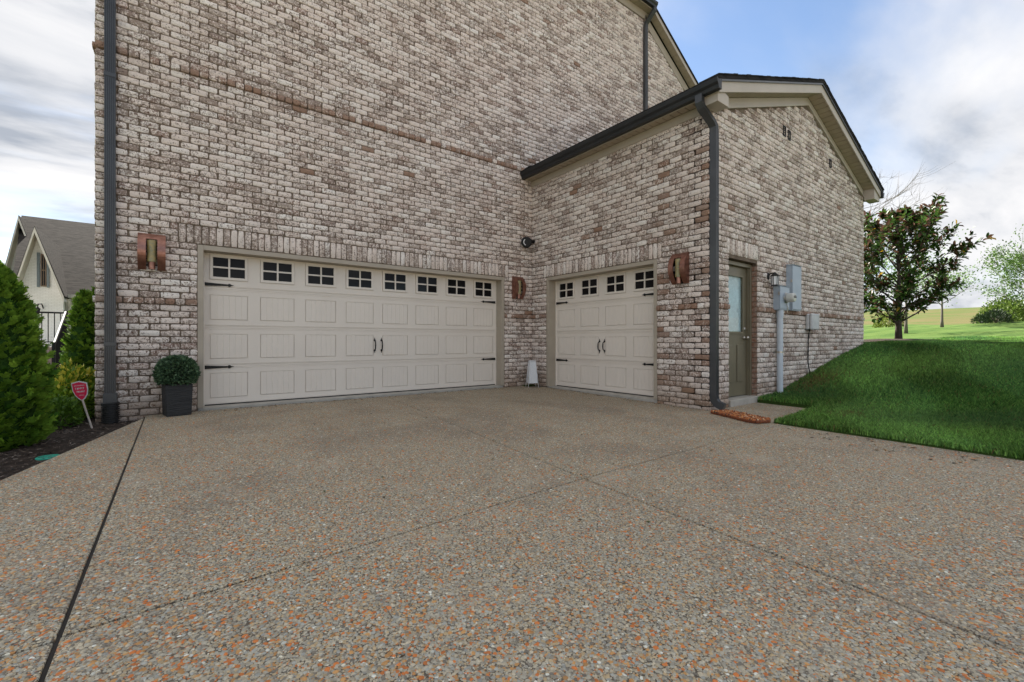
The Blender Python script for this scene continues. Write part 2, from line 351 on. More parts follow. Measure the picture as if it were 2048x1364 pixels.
# ------------------------------------------------------------------ ground heights
def DZ(y): return 0.012*np.clip(y, -14, 0)
TX = [-0.3, 1.4, 2.27, 3.58, 5.0, 6.7, 7.2, 9, 14, 20, 28, 43, 50, 60, 100, 250, 420, 4000]
TZ = [0.0, 0.03, 0.087, 0.33, 0.60, 0.862, 0.893, 0.91, 0.93, 1.04, 1.40, 2.10, 2.40, 2.15, 4.3, 14.5, 16.5, 18]
def H(x, y):
    x = np.asarray(x, float); y = np.asarray(y, float)
    low = (x < -0.275) | ((x < 1.365) & (y > -4.82) & (y < 0))
    far = np.interp(x, TX, TZ)
    und = 0.24*np.sin(x*0.33+y*0.21)*np.cos(y*0.41-x*0.11)*np.clip((x-10)/12, 0, 1)*np.clip((60-x)/15, 0, 1)
    return np.where(low, DZ(y)-0.095, DZ(y)+0.015+far+und)

def axis(lims):
    a = []
    for lo, hi, st in lims: a += list(np.arange(lo, hi, st))
    return a
xs = axis([(-1500, -200, 260), (-200, -40, 40), (-40, -10, 5), (-10, -0.3, 0.8), (-0.27, 9, 0.3), (9, 30, 0.9), (30, 75, 2), (75, 300, 12), (300, 900, 100), (900, 3000, 500)])+[-0.28, -0.272, 1.36, 1.37, 3000]
ys = axis([(-1500, -100, 200), (-100, -20, 10), (-20, -8, 1.2), (-8, -3.0, 0.3), (-3, 12, 1.0), (12, 60, 4), (60, 300, 30), (300, 1500, 200)])+[-4.815, -4.825, 1500]
xs = np.array(sorted(set(np.round(xs, 4)))); ys = np.array(sorted(set(np.round(ys, 4))))
X, Y = np.meshgrid(xs, ys); Z = H(X, Y)
nx, ny = len(xs), len(ys); idx = np.arange(nx*ny).reshape(ny, nx)
q = np.stack([idx[:-1, :-1], idx[:-1, 1:], idx[1:, 1:], idx[1:, :-1]], -1).reshape(-1, 4)
gm = np_mesh('ground', np.stack([X, Y, Z], -1).reshape(-1, 3), [q], M['ground']); gm.polygons.foreach_set('use_smooth', [True]*len(gm.polygons))
tag(link('ground', gm), 'lawn rising to the right of the house and running into a far tan meadow', kind='structure')

# driveway: a base and separate slabs with open joints
def inset(poly, d):
    n = len(poly); A = sum(poly[i][0]*poly[(i+1) % n][1]-poly[(i+1) % n][0]*poly[i][1] for i in range(n)); s = 1 if A > 0 else -1; out = []
    for i in range(n):
        p0, p1, p2 = (np.array(poly[k % n], float) for k in (i-1, i, i+1))
        a = (p1-p0)/np.linalg.norm(p1-p0); b = (p2-p1)/np.linalg.norm(p2-p1)
        na = np.array([-a[1], a[0]])*s; nb = np.array([-b[1], b[0]])*s
        out.append(tuple(p1+(na+nb)*d/(1+na.dot(nb))))
    return out
drv = empty('driveway', (-3.3, -5, -0.06)); tag(drv, 'exposed aggregate concrete driveway with dark joints in front of the garage', kind='structure')
slabs = [
    [(-6.2405, -0.20), (-6.2565, -5.10), (-7.58, -5.12)],
    [(-6.238, -0.012), (-3.15, -0.012), (-3.62, -4.94), (-6.252, -5.08)],
    [(-3.15, -0.012), (-0.012, -0.012), (-0.012, -3.885), (1.36, -3.885), (1.36, -4.81), (-0.28, -4.91), (-3.62, -4.94)],
    [(-6.2585, -5.10), (-7.58, -5.12), (-10.0, -13.9), (-6.286, -13.9)],
    [(-6.2535, -5.08), (-3.62, -4.94), (-4.28, -13.9), (-6.282, -13.9)],
    [(-3.62, -4.94), (-0.28, -4.91), (-0.285, -13.9), (-4.28, -13.9)]]
mb = MB(); mb.prism([(-0.001, -0.001), (-0.001, -3.869), (1.365, -3.869), (1.365, -4.815), (-0.29, -4.92), (-0.29, -13.88), (-9.9, -13.88), (-7.5, -5.1), (-6.30, -0.35), (-6.2, -0.001)], lambda x, y: (x+3.3, y+5, 0.012*y-0.03+0.06), lambda x, y: (x+3.3, y+5, 0.012*y-0.008+0.06)); mb.build('joint_filler', M['filler'], drv)
for pl in slabs:
    pl = inset(pl, 0.0048); mb = MB()
    zf = lambda x, y: 0.012*y
    mb.prism(pl, lambda x, y: (x+3.3, y+5, zf(x, y)-0.05+0.06), lambda x, y: (x+3.3, y+5, zf(x, y)+0.06))
    mb.build('concrete_slab', M['concrete'], drv, bevel=0.004, seg=2)

mb = MB(); mb.prism([(-60, -13.95), (60, -13.95), (60, -25), (-60, -25)], lambda x, y: (x, y, -0.30), lambda x, y: (x, y, -0.125 if x < 0 else -0.1)); rd = mb.build('bounce_paving', M['sill'])  # unseen paving, added for brighter, more neutral bounce on the walls
tag(rd, 'pale concrete paving added behind the viewer to bounce light onto the house', kind='structure')
mb = MB(); mb.box(-26, -9.8, 14, 27.6, -0.2, 0.04); tag(mb.build('bounce_slab', M['sill']), 'pale concrete slab added out of view to bounce light onto the white brick house', kind='structure')  # hidden slab, added so sunlight bounces up onto the neighbour's wall
# ------------------------------------------------------------------ the house
house = empty('brick_house', (-1.5, 0, 0)); HO = Vector((-1.5, 0, 0))
tag(house, 'large whitewashed brick house with two almond garage doors and a lower gabled wing', 'house')
def hp(x, y, z): return (x-HO.x, y-HO.y, z-HO.z)
class Frame:
    def __init__(s, o, u, n): s.o = np.array(o, float); s.u = np.array(u, float); s.n = np.array(n, float); s.z = np.array((0, 0, 1.0))
    def __call__(s, u, n, z): return tuple(s.o+s.u*u+s.n*n+s.z*z-np.array(HO))
    def arr(s, a): return s.o+a[:, :1]*s.u+a[:, 1:2]*s.n+a[:, 2:]*s.z-np.array(HO)
FA = Frame((0, 0, 0), (1, 0, 0), (0, -1, 0)); FB = Frame((0, 0, 0), (0, -1, 0), (-1, 0, 0)); FC = Frame((0, -3.87, 0), (1, 0, 0), (0, -1, 0)); FD = Frame((-6.69, 0, 0), (0, -1, 0), (-1, 0, 0))
def grid_plate(mb, F, xs_, zs_, hole, n0, n1):
    for i in range(len(xs_)-1):
        for j in range(len(zs_)-1):
            if hole(i, j): continue
            b = len(mb.v); mb.v += [F(xs_[a], n1, zs_[c]) for a, c in ((i, j), (i+1, j), (i+1, j+1), (i, j+1))]; mb.f.append((b, b+1, b+2, b+3))
            for (di, dj, a, c) in ((-1, 0, (i, j), (i, j+1)), (1, 0, (i+1, j), (i+1, j+1)), (0, -1, (i, j), (i+1, j)), (0, 1, (i, j+1), (i+1, j+1))):
                I, J = i+di, j+dj
                if I < 0 or J < 0 or I >= len(xs_)-1 or J >= len(zs_)-1 or hole(I, J):
                    b = len(mb.v); mb.v += [F(xs_[a[0]], n1, zs_[a[1]]), F(xs_[c[0]], n1, zs_[c[1]]), F(xs_[c[0]], n0, zs_[c[1]]), F(xs_[a[0]], n0, zs_[a[1]])]; mb.f.append((b, b+1, b+2, b+3))
CH = 0.0813
AW, AE, AH = -6.69, 3.80, 9.30
DA = (-5.71, -0.715, 2.195); DB = (0.455, 3.03, 2.195); DC = (0.53, 1.43, 2.15)
def topA(u): return AH if u < AE else AH-0.63*(u-AE)
def topC(u): return 4.15+0.333*min(u, 6.8-u)
walls = {}
mb = MB(); grid_plate(mb, FA, [AW, DA[0], DA[1], AE], [-0.4, DA[2], AH], lambda i, j: i == 1 and j == 0, -0.3, 0)
mb.prism([(AE, -0.4), (10.7, -0.4), (10.7, topA(10.7)), (AE, AH)], lambda a, b: FA(a, -0.3, b), lambda a, b: FA(a, 0, b)); walls['A'] = mb
mb = MB(); grid_plate(mb, FB, [0, DB[0], DB[1], 3.87], [-0.4, DB[2], 4.24], lambda i, j: i == 1 and j == 0, -0.3, 0); walls['B'] = mb
mb = MB(); grid_plate(mb, FC, [0, DC[0], DC[1], 6.7], [-0.4, DC[2], 4.15], lambda i, j: i == 1 and j == 0, -0.3, 0)
mb.prism([(0.0, 4.15), (6.7, 4.15), (6.7, topC(6.7)), (3.4, topC(3.4)), (0, topC(0))], lambda a, b: FC(a, -0.3, b), lambda a, b: FC(a, 0, b)); walls['C'] = mb
mb = MB(); mb.box(-12, -0.301, -0.3, 0, -0.4, 9.3, FD); walls['D'] = mb
mb = MB(); mb.box(6.7, 6.4, -3.569, -0.001, -0.4, 4.2, lambda x, y, z: hp(x, y, z)); mb.box(10.4, 10.7, 0.3, 12, -0.4, 5.0, lambda x, y, z: hp(x, y, z)); walls['E'] = mb
wobj = {k: m_.build('wall', M['mortar'], house) for k, m_ in walls.items()}

# --- bricks, one by one
NR = 12
def brick_proto(w, h, proud, r):
    """local (u,n,z) verts of one tumbled brick: back ring, front ring, inset ring + faces"""
    hx, hz = w/2, h/2; pts = []
    ks = [(-1, -1), (-0.4, -1), (0.3, -1), (1, -1), (1, -0.2), (1, 0.3), (1, 1), (0.4, 1), (-0.3, 1), (-1, 1), (-1, 0.25), (-1, -0.3)]
    for a, b in ks:
        cx = 0.0045 if abs(a) == 1 and abs(b) == 1 else 0.0
        pts.append((a*hx-math.copysign(cx, a)*r.uniform(0.3, 1.6)+r.gauss(0, 0.0017), b*hz-math.copysign(cx, b)*r.uniform(0.2, 1.0)+r.gauss(0, 0.0016)))
    v = [(x, -0.014, z) for x, z in pts]
    v += [(x, proud-0.002-r.uniform(0, 0.0015), z) for x, z in pts]
    for x, z in pts:
        v.append((x-math.copysign(0.0035, x)*(1 if abs(x) > hx*0.8 else 0.2), proud+r.gauss(0, 0.0009), z-math.copysign(0.003, z)*(1 if abs(z) > hz*0.7 else 0.2)))
    return np.array(v)
bq = []
for i in range(NR):
    k = (i+1) % NR; bq.append((i, k, NR+k, NR+i)); bq.append((NR+i, NR+k, 2*NR+k, 2*NR+i))
bq = np.array(bq); bcap = np.array([[2*NR+i for i in range(NR)]])
bricks = []                         # dict(wall, frame, u, z, w, h, proud, red)
def free(u0, u1, z0, z1, ex):
    iv = [(u0, u1)]
    for a, b, c, d in ex:
        if z1 <= c+0.01 or z0 >= d-0.01: continue
        nv = []
        for s, e_ in iv:
            if b <= s or a >= e_: nv.append((s, e_)); continue
            if a > s: nv.append((s, a))
            if b < e_: nv.append((b, e_))
        iv = nv
    return iv
def lay(key, F, u0, u1, z0, top, ex, belts=(17, 54), redp=None):
    r = random.Random(ord(key)); k = math.floor(z0/CH)
    zmax = max(top(u) for u in np.linspace(u0, u1, 21))
    while k*CH < zmax:
        za, zb = k*CH, (k+1)*CH; belt = k in belts
        for s, e_ in free(u0, u1, za, zb, ex):
            step = 0.1016 if belt else 0.2032
            u = math.floor(s/step)*step+(step/2 if k % 2 else 0.0)-step
            cuts = [s]
            while u < e_:
                if u > s+0.05 and e_-u > 0.05: cuts.append(u)
                u += step
            cuts.append(e_)
            for a, b in zip(cuts, cuts[1:]):
                if b-a < 0.03: continue
                if zb > min(top(a), top(b))+0.05: continue
                cut = r.random()
                w_ = b-a-0.009-(r.uniform(0.004, 0.018) if cut < 0.35 and b-a > 0.15 else 0)
                mid = (a+b)/2; z = (za+zb)/2
                rd = (r.random() < (0.85 if belt else 0.005+(redp(mid, z) if redp else 0)))*r.uniform(0.4, 1.0)
                bricks.append(dict(k=key, F=F, u=mid+r.gauss(0, 0.0014), z=z+r.gauss(0, 0.0012), w=w_, h=CH-0.0085-r.uniform(0, 0.003), p=(0.034 if belt else 0.0125)+r.uniform(-0.0025, 0.004), red=rd, t=r.gauss(0, 0.004)))
        k += 1
def soldiers(key, F, u0, u1, z0, z1):
    r = random.Random(ord(key)+5); n = round((u1-u0)/0.0813); st = (u1-u0)/n
    for i in range(n): bricks.append(dict(k=key, F=F, u=u0+st*(i+0.5), z=(z0+z1)/2+r.gauss(0, 0.002), w=st-0.010, h=z1-z0-0.012, p=0.008+r.uniform(-0.002, 0.004), red=0.0, t=r.gauss(0, 0.004)))
SO = 27*CH; S1 = 30*CH
lay('A', FA, AW-0.008, 10.6, -0.15, lambda u: topA(u)-0.02, [(DA[0], DA[1], -1, SO), (DA[0]-0.2, DA[1]+0.10, SO, S1), (0.0, 6.7, -1, 4.15)])
soldiers('A', FA, DA[0]-0.2, DA[1]+0.10, SO, S1)
lay('B', FB, 0, 3.878, -0.15, lambda u: 4.15, [(DB[0], DB[1], -1, SO), (DB[0]-0.085, DB[1]+0.085, SO, S1)], redp=lambda u, z: 0.25 if (u > 3.7 or 3.0 < u < 3.15) else 0.01)
soldiers('B', FB, DB[0]-0.085, DB[1]+0.085, SO, S1)
lay('C', FC, 0, 6.7, -0.15, topC, [(DC[0], DC[1], -1, SO), (DC[0]-0.06, DC[1]+0.10, SO, S1)], belts=(17,))
soldiers('C', FC, DC[0]-0.06, DC[1]+0.10, SO, S1)
lay('D', FD, -4.5, -0.012, -0.15, lambda u: 9.2, [])
for b in bricks:
    b['proto'] = brick_proto(b['w'], b['h'], b['p'], rng)
    c, s = math.cos(b['t']), math.sin(b['t']); v = b['proto']
    v = np.stack([v[:, 0]*c-v[:, 2]*s, v[:, 1], v[:, 0]*s+v[:, 2]*c], 1); b['v'] = v
    wpos = b['F'].arr(np.array([[b['u'], 0, b['z']]]))[0]+np.array(HO); b['w0'] = wpos
    e1 = np.array([wpos-b['F'].u*b['w']/2, wpos+b['F'].u*b['w']/2, wpos-[0, 0, b['h']/2], wpos+[0, 0, b['h']/2]])
    x_, y_, f_ = project(e1)
    vis = f_.min() > 0.5 and 0 < x_.mean() < 2048 and 0 < y_.mean() < 1364 and b['k'] != 'D'
    b['area'] = abs(x_[1]-x_[0])*abs(y_[3]-y_[2]) if vis else 0
order = sorted(bricks, key=lambda b: -b['area']); single = order[:300]; rest = order[300:]
for b in single:
    me = np_mesh('brick', b['F'].arr(b['v'])-b['F'].arr(np.zeros((1, 3))), [bq, bcap], M['brick'], extra={'rnd': np.full(3*NR, 0.0), 'red': np.full(3*NR, b['red'])})
    o = link('brick', me, wobj[b['k']]); o.location = b['F'](b['u'], 0, b['z'])
V = []; Q = []; CP = []; RN = []; RD = []
for i, b in enumerate(rest):
    V.append(b['F'].arr(b['v']+np.array([b['u'], 0, b['z']]))); Q.append(bq+i*3*NR); CP.append(bcap+i*3*NR); RN.append(np.full(3*NR, rng.random())); RD.append(np.full(3*NR, b['red']))
me = np_mesh('brick', np.concatenate(V), [np.concatenate(Q), np.concatenate(CP)], M['brick'], extra={'rnd': np.concatenate(RN), 'red': np.concatenate(RD)})
tag(link('brick', me, house), kind='stuff')
# reddish brick ends on the right reveal of the entry
mb = MB(); FR = Frame((DC[1], -3.87, 0), (0, 1, 0), (-1, 0, 0))
for k in range(-1, 26): mb.box(0.004, 0.10, -0.01, 0.006+rng.uniform(0, 0.004), k*CH+0.006, (k+1)*CH-0.006, FR)
mb.build('brick_return', M['rust'], house, bevel=0.004)

# --- garage doors
def garage_door(F, o0, o1, ztop, floorz, cols):
    W = 0.065; a, b = o0+W, o1-W
    fr = MB(); fr.box(o0, a, -0.24, 0.004, floorz, ztop, F); fr.box(b, o1, -0.24, 0.004, floorz, ztop, F); fr.box(a, b, -0.24, 0.004, ztop-0.065, ztop, F)
    fr.build('door_frame', M['trim'], house, bevel=0.004)
    ct = MB(); ct.box(o0+0.01, o1-0.01, -0.30, -0.004, ztop+0.001, ztop+0.012, F); 
    st = MB(); st.box(a, a+0.02, -0.215, -0.185, floorz, ztop-0.066, F); st.box(b-0.02, b, -0.215, -0.185, floorz, ztop-0.066, F); st.box(a+0.02, b-0.02, -0.215, -0.185, ztop-0.086, ztop-0.066, F)
    st.build('weather_strip', M['door'], house, bevel=0.003)
    sl = MB(); sl.box(o0+0.005, o1-0.005, -0.5, -0.018, -0.3, floorz, F); sl.build('garage_slab', M['sill'], house, bevel=0.006)
    dr = empty('garage_door', F((a+b)/2, -0.2, floorz), 0, house); D0 = Vector(dr.location)
    G = lambda u, n, z: tuple(Vector(F(u, n-0.2, z))-D0)
    zs = [floorz+0.014+i*0.539 for i in range(5)]
    pitch = (b-a)/cols; pw, ph = 0.455, 0.345
    mb = MB(); mb.box(a+0.004, b-0.004, -0.012, 0.0, floorz+0.002, zs[0], G); mb.build('bottom_seal', M['black'], dr)
    mb = MB(); mb.box(a, b, -0.05, -0.012, zs[0], zs[4], G); mb.build('backing', M['door'], dr)
    for j in range(4):
        z0, z1 = zs[j]+0.003, zs[j+1]-0.003
        zc = (z0+z1)/2+(0.005 if j == 3 else -0.012); cx = [a+pitch*(i+0.5) for i in range(cols)]
        xsg = [a+0.003]
        for c in cx: xsg += [c-pw/2, c+pw/2]
        xsg.append(b-0.003); zsg = [z0, zc-ph/2, zc+ph/2, z1]
        mb = MB(); grid_plate(mb, G, xsg, zsg, lambda i, k: k == 1 and i % 2 == 1, -0.0115, 0.0)
        mb.box(a+0.004, b-0.004, 0.001, 0.005, z1-0.020, z1-0.012, G); mb.box(a+0.004, b-0.004, 0.001, 0.005, z0+0.012, z0+0.020, G); mb.box(a+0.004, b-0.004, 0.001, 0.004, z1-0.040, z1-0.034, G)
        mb.build('door_section', M['door'], dr, bevel=0.0035)
        for c in cx:
            if j < 3:
                pm = MB(); n = 6; x0, x1 = c-pw/2+0.007, c+pw/2-0.007; bw = (x1-x0)/n
                for q_ in range(n): pm.box(x0+bw*q_+0.001, x0+bw*(q_+1)-0.001, -0.012, 0.004, zc-ph/2+0.007, zc+ph/2-0.007, G)
                pm.box(x0+0.003, x1-0.003, -0.012, 0.0015, zc-ph/2+0.012, zc+ph/2-0.012, G)
                pm.build('panel', M['door'], dr, bevel=0.003, seg=1)
            else:
                fm = MB(); x0, x1, y0, y1 = c-pw/2+0.004, c+pw/2-0.004, zc-ph/2+0.004, zc+ph/2-0.004; t_ = 0.034; m_ = 0.011
                grid_plate(fm, G, [x0, x0+t_, c-m_, c+m_, x1-t_, x1], [y0, y0+t_, zc-m_, zc+m_, y1-t_, y1], lambda i, k: i in (1, 3) and k in (1, 3), -0.02, 0.016)
                fm.build('window_frame', M['door'], dr, bevel=0.0035)
                for xa, xb in ((x0+t_, c-m_), (c+m_, x1-t_)):
                    for ya, yb in ((y0+t_, zc-m_), (zc+m_, y1-t_)):
                        pn = MB(); tl = rng.uniform(-0.004, 0.004)
                        pn.prism([(xa, ya), (xb, ya), (xb, yb), (xa, yb)], lambda u, z: G(u, -0.008, z), lambda u, z, tl=tl: G(u, -0.003+tl*(u-xa)/(xb-xa), z)); pn.build('window_pane', M['glass'], dr)
    for z in (zs[3]+0.032, zs[1]-0.028):
        for sgn, e_ in ((1, a+0.02), (-1, b-0.02)):
            pf = [(0, -0.024), (0.27, -0.011), (0.275, -0.021), (0.295, -0.021), (0.31, -0.008), (0.345, 0), (0.31, 0.008), (0.295, 0.021), (0.275, 0.021), (0.27, 0.011), (0, 0.024)]
            hm = MB(); hm.prism([(e_+sgn*p, z+q_) for p, q_ in pf], lambda u, zz_: G(u, 0.006, zz_), lambda u, zz_: G(u, 0.013, zz_))
            hm.build('strap_hinge', M['black'], dr)
    for sgn in (-1, 1):
        xh = (a+b)/2+sgn*0.058; zh = zs[1]+0.26
        hm = MB(); hm.tube([G(xh, 0.01, zh+0.085), G(xh, 0.045, zh+0.06), G(xh, 0.052, zh), G(xh, 0.045, zh-0.06), G(xh, 0.01, zh-0.085)], [0.008, 0.009, 0.011, 0.009, 0.008], 8)
        for s2 in (-1, 1):
            hm.prism([(xh-0.002, zh+s2*0.065), (xh-0.019, zh+s2*0.085), (xh-0.008, zh+s2*0.098), (xh, zh+s2*0.13), (xh+0.008, zh+s2*0.098), (xh+0.019, zh+s2*0.085), (xh+0.002, zh+s2*0.065)], lambda u, z: G(u, 0.003, z), lambda u, z: G(u, 0.012, z))
        hm.build('pull_handle', M['black'], dr)
    return dr
garage_door(FA, DA[0], DA[1], DA[2]-0.004, 0.035, 8)
garage_door(FB, DB[0], DB[1], DB[2]-0.004, 0.015, 4)

# --- entry door in the wing
ed = empty('entry_door', FC((DC[0]+DC[1])/2, -0.1, 0.06), 0, house); E0 = Vector(ed.location)
G = lambda u, n, z: tuple(Vector(FC(u, n, z))-E0)
mb = MB(); a, b = DC[0]+0.005, DC[1]-0.005
mb.box(a, a+0.055, -0.20, -0.075, 0.05, 2.14, G); mb.box(b-0.055, b, -0.20, -0.075, 0.05, 2.14, G); mb.box(a+0.055, b-0.055, -0.20, -0.075, 2.08, 2.14, G)
mb.box(a+0.055, a+0.07, -0.20, -0.10, 0.05, 2.08, G); mb.box(b-0.07, b-0.055, -0.20, -0.10, 0.05, 2.08, G)
mb.build('door_frame', M['olive'], ed, bevel=0.004)
la, lb = a+0.072, b-0.072; ga, gb, gz0, gz1 = la+0.13, lb-0.13, 1.06, 1.93
mb = MB(); grid_plate(mb, G, [la, ga, gb, lb], [0.065, gz0, gz1, 2.075], lambda i, j: i == 1 and j == 1, -0.18, -0.135)
mb.build('door_leaf', M['olive'], ed, bevel=0.003)
mb = MB(); grid_plate(mb, G, [ga-0.025, ga+0.006, gb-0.006, gb+0.025], [gz0-0.025, gz0+0.006, gz1-0.006, gz1+0.025], lambda i, j: i == 1 and j == 1, -0.134, -0.118); mb.build('lite_frame', M['olive'], ed, bevel=0.005)
mb = MB(); mb.box(ga, gb, -0.146, -0.142, gz0, gz1, G); mb.build('window_pane', M['clear'], ed)
mb = MB()
for i in range(42):
    z = gz0+0.01+i*0.0206; mb.quadbox([G(*p) for p in ((ga, -0.150, z), (gb, -0.150, z), (gb, -0.157, z+0.019), (ga, -0.157, z+0.019), (ga, -0.1515, z), (gb, -0.1515, z), (gb, -0.1585, z+0.019), (ga, -0.1585, z+0.019))])
mb.box(ga, gb, -0.175, -0.165, gz0, gz1, G)
tag(mb.build('blind', M['blind'], ed), kind='stuff')
for c in (la+0.20, lb-0.20):
    mb = MB(); mb.box(c-0.10, c+0.10, -0.134, -0.122, 0.28, 0.86, G); mb.build('panel', M['olive'], ed, bevel=0.008, seg=3)
mb = MB(); mb.lathe([(0.03, 0), (0.03, 0.012), (0.012, 0.02), (0.012, 0.04), (0.028, 0.05), (0.030, 0.065), (0.018, 0.078)], 16, lambda x, y, z: G(lb-0.065+x, -0.134+z, 0.97+y)); mb.build('door_knob', M['pewter'], ed, smooth=True)
mb = MB(); mb.lathe([(0.03, 0), (0.03, 0.014), (0.024, 0.02)], 16, lambda x, y, z: G(lb-0.065+x, -0.134+z, 1.11+y)); mb.build('deadbolt', M['pewter'], ed, smooth=True)
mb = MB(); mb.box(DC[0]+0.003, DC[1]-0.003, -0.21, 0.035, -0.10, 0.05, FC); mb.build('door_sill', M['sill'], house, bevel=0.008)

# --- wing eave, gable trim and roof
def zt(x): return 4.40+0.333*(x+0.3) if x < 3.4 else 4.40+0.333*(7.1-x)
YR = -4.12
def sl_box(mb, x0, x1, y0, y1, d0, d1):            # a board following the rake, d measured down from the roof top
    for q0, q1 in ((max(x0, -9), min(x1, 3.4)), (max(x0, 3.4), x1)):
        if q1-q0 < 1e-4: continue
        mb.quadbox([hp(q0, y0, zt(q0)-d1), hp(q1, y0, zt(q1)-d1), hp(q1, y1, zt(q1)-d1), hp(q0, y1, zt(q0)-d1), hp(q0, y0, zt(q0)-d0), hp(q1, y0, zt(q1)-d0), hp(q1, y1, zt(q1)-d0), hp(q0, y1, zt(q0)-d0)])
T = lambda x, y, z: hp(x, y, z)
mb = MB(); sl_box(mb, -0.30, 7.10, YR-0.03, 0.3, 0.0, 0.045); rf = mb.build('roof', M['roof'], house)
mb = MB(); sl_box(mb, -0.29, 7.09, YR-0.022, YR-0.0, 0.046, 0.075); mb.build('drip_edge', M['bronze'], rf)
for i in range(58):                                 # starter course ends showing along the rake
    x0 = -0.28+i*0.1275; m_ = MB(); sl_box(m_, x0, x0+0.12, YR-0.045+rng.uniform(0, 0.008), YR+0.24, -0.014-rng.uniform(0, 0.010), -0.001)
    if m_.v: m_.build('shingle', M['roof'], rf)
mb = MB(); sl_box(mb, -0.20, 7.0, YR, YR+0.022, 0.046, 0.215); mb.build('rake_board', M['fascia'], house, bevel=0.003)
mb = MB(); sl_box(mb, -0.02, 6.82, -3.90, -3.871, 0.20, 0.35); mb.build('frieze_board', M['fascia'], house, bevel=0.003)
mb = MB(); sl_box(mb, 0.0, 6.80, -3.912, -3.90, 0.315, 0.352); mb.build('frieze_moulding', M['fascia'], house, bevel=0.003)
n = 56
for i in range(n):
    x0 = -0.18+(7.16/n)*i; m_ = MB(); sl_box(m_, x0+0.008, x0+7.16/n-0.008, YR+0.023, -3.902, 0.188+(0.004 if i % 3 == 0 else 0), 0.198); m_.build('soffit_panel', M['soffit'], house)
mb = MB(); sl_box(mb, -0.18, 6.98, YR+0.023, -3.902, 0.17, 0.186); mb.build('soffit_backing', M['soffitb'], house)
# eave over the single door
mb = MB(); mb.box(-0.03, -0.001, -3.90, -0.001, 4.115, 4.238, T); mb.build('frieze_board', M['trim'], house, bevel=0.003)
n = 33
for i in range(n):
    y0 = -4.09+4.085/n*i; m_ = MB(); m_.box(-0.185, -0.031, y0+0.008, y0+4.085/n-0.008, 4.24, 4.25, T); m_.build('soffit_panel', M['soffit'], house)
mb = MB(); mb.box(-0.185, -0.001, -4.09, -0.005, 4.251, 4.262, T); mb.build('soffit_backing', M['soffitb'], house)
mb = MB(); mb.box(-0.205, -0.186, YR, -0.002, 4.225, 4.37, T); mb.build('fascia_board', M['trim'], house, bevel=0.003)
mb = MB(); mb.prism([(-0.19, 4.238), (-0.19, 4.12), (0.10, 4.12), (0.10, 4.26), (-0.0, 4.29)], lambda a, z: hp(a, YR+0.024, z), lambda a, z: hp(a, -3.903, z)); mb.build('eave_return', M['fascia'], house, bevel=0.004)
mb = MB(); mb.prism([(6.62, 4.13), (7.02, 4.13), (7.02, 4.24), (6.62, 4.37)], lambda a, z: hp(a, YR+0.024, z), lambda a, z: hp(a, -3.903, z)); mb.build('eave_return', M['fascia'], house, bevel=0.004)
GUT = [(0, 0), (0.075, 0), (0.085, 0.045), (0.11, 0.075), (0.118, 0.115), (0.118, 0.13), (0.108, 0.13), (0.104, 0.118), (0.008, 0.118), (0.008, 0.13), (0, 0.13)]
mb = MB(); mb.prism([(-0.207-p, 4.235+q_) for p, q_ in GUT], lambda a, z: hp(a, -0.004, z), lambda a, z: hp(a, YR-0.04, z)); mb.build('gutter', M['gutter'], house)
mb = MB(); mb.prism([(7.005+p, 4.215+q_) for p, q_ in GUT], lambda a, z: hp(a, -0.004, z), lambda a, z: hp(a, YR-0.04, z)); mb.build('gutter', M['gutter'], house)
mb = MB(); mb.prism([(-0.33, 4.37), (0.10, 4.37), (0.10, 4.60), (-0.1, 4.55)], lambda a, z: hp(a, -0.05, z), lambda a, z: hp(a, -0.03, z)); mb.build('step_flashing', M['roof'], house)
# --- main roof
def zm(x): return 9.30+0.30-0.63*max(0.0, x-3.95)
mb = MB()
mb.quadbox([hp(-7.0, -0.22, 9.58), hp(4.0, -0.22, 9.58), hp(4.0, 6, 13.5), hp(-7.0, 6, 13.5), hp(-7.0, -0.22, 9.63), hp(4.0, -0.22, 9.63), hp(4.0, 6, 13.55), hp(-7.0, 6, 13.55)])
mb.quadbox([hp(-7.0, 6, 13.5), hp(4.0, 6, 13.5), hp(4.0, 12.3, 9.53), hp(-7.0, 12.3, 9.53), hp(-7.0, 6, 13.55), hp(4.0, 6, 13.55), hp(4.0, 12.3, 9.58), hp(-7.0, 12.3, 9.58)])
mb.quadbox([hp(3.9, -0.24, zm(3.9)-0.05), hp(11.0, -0.24, zm(11)-0.05), hp(11.0, 12.3, zm(11)-0.05), hp(3.9, 12.3, zm(3.9)-0.05), hp(3.9, -0.24, zm(3.9)), hp(11.0, -0.24, zm(11)), hp(11.0, 12.3, zm(11)), hp(3.9, 12.3, zm(3.9))])
mb.prism([(-0.2, 9.5), (12.2, 9.5), (6, 13.48)], lambda y, z: hp(3.98, y, z), lambda y, z: hp(4.0, y, z))
rf2 = mb.build('roof', M['roof'], house)
def sm(mb, x0, x1, y0, y1, d0, d1):
    mb.quadbox([hp(x0, y0, zm(x0)-d1), hp(x1, y0, zm(x1)-d1), hp(x1, y1, zm(x1)-d1), hp(x0, y1, zm(x0)-d1), hp(x0, y0, zm(x0)-d0), hp(x1, y0, zm(x1)-d0), hp(x1, y1, zm(x1)-d0), hp(x0, y1, zm(x0)-d0)])
mb = MB(); sm(mb, 3.96, 10.9, -0.215, -0.195, 0.051, 0.19); mb.build('rake_board', M['fascia'], house, bevel=0.003)
mb = MB(); sm(mb, 3.80, 10.7, -0.03, -0.001, 0.18, 0.42); mb.build('frieze_board', M['trim'], house, bevel=0.003)
for i in range(46):
    x0 = 3.95+i*0.15; m_ = MB(); sm(m_, x0+0.004, x0+0.146, -0.194, -0.031, 0.172, 0.182); m_.build('soffit_panel', M['soffit'], house)
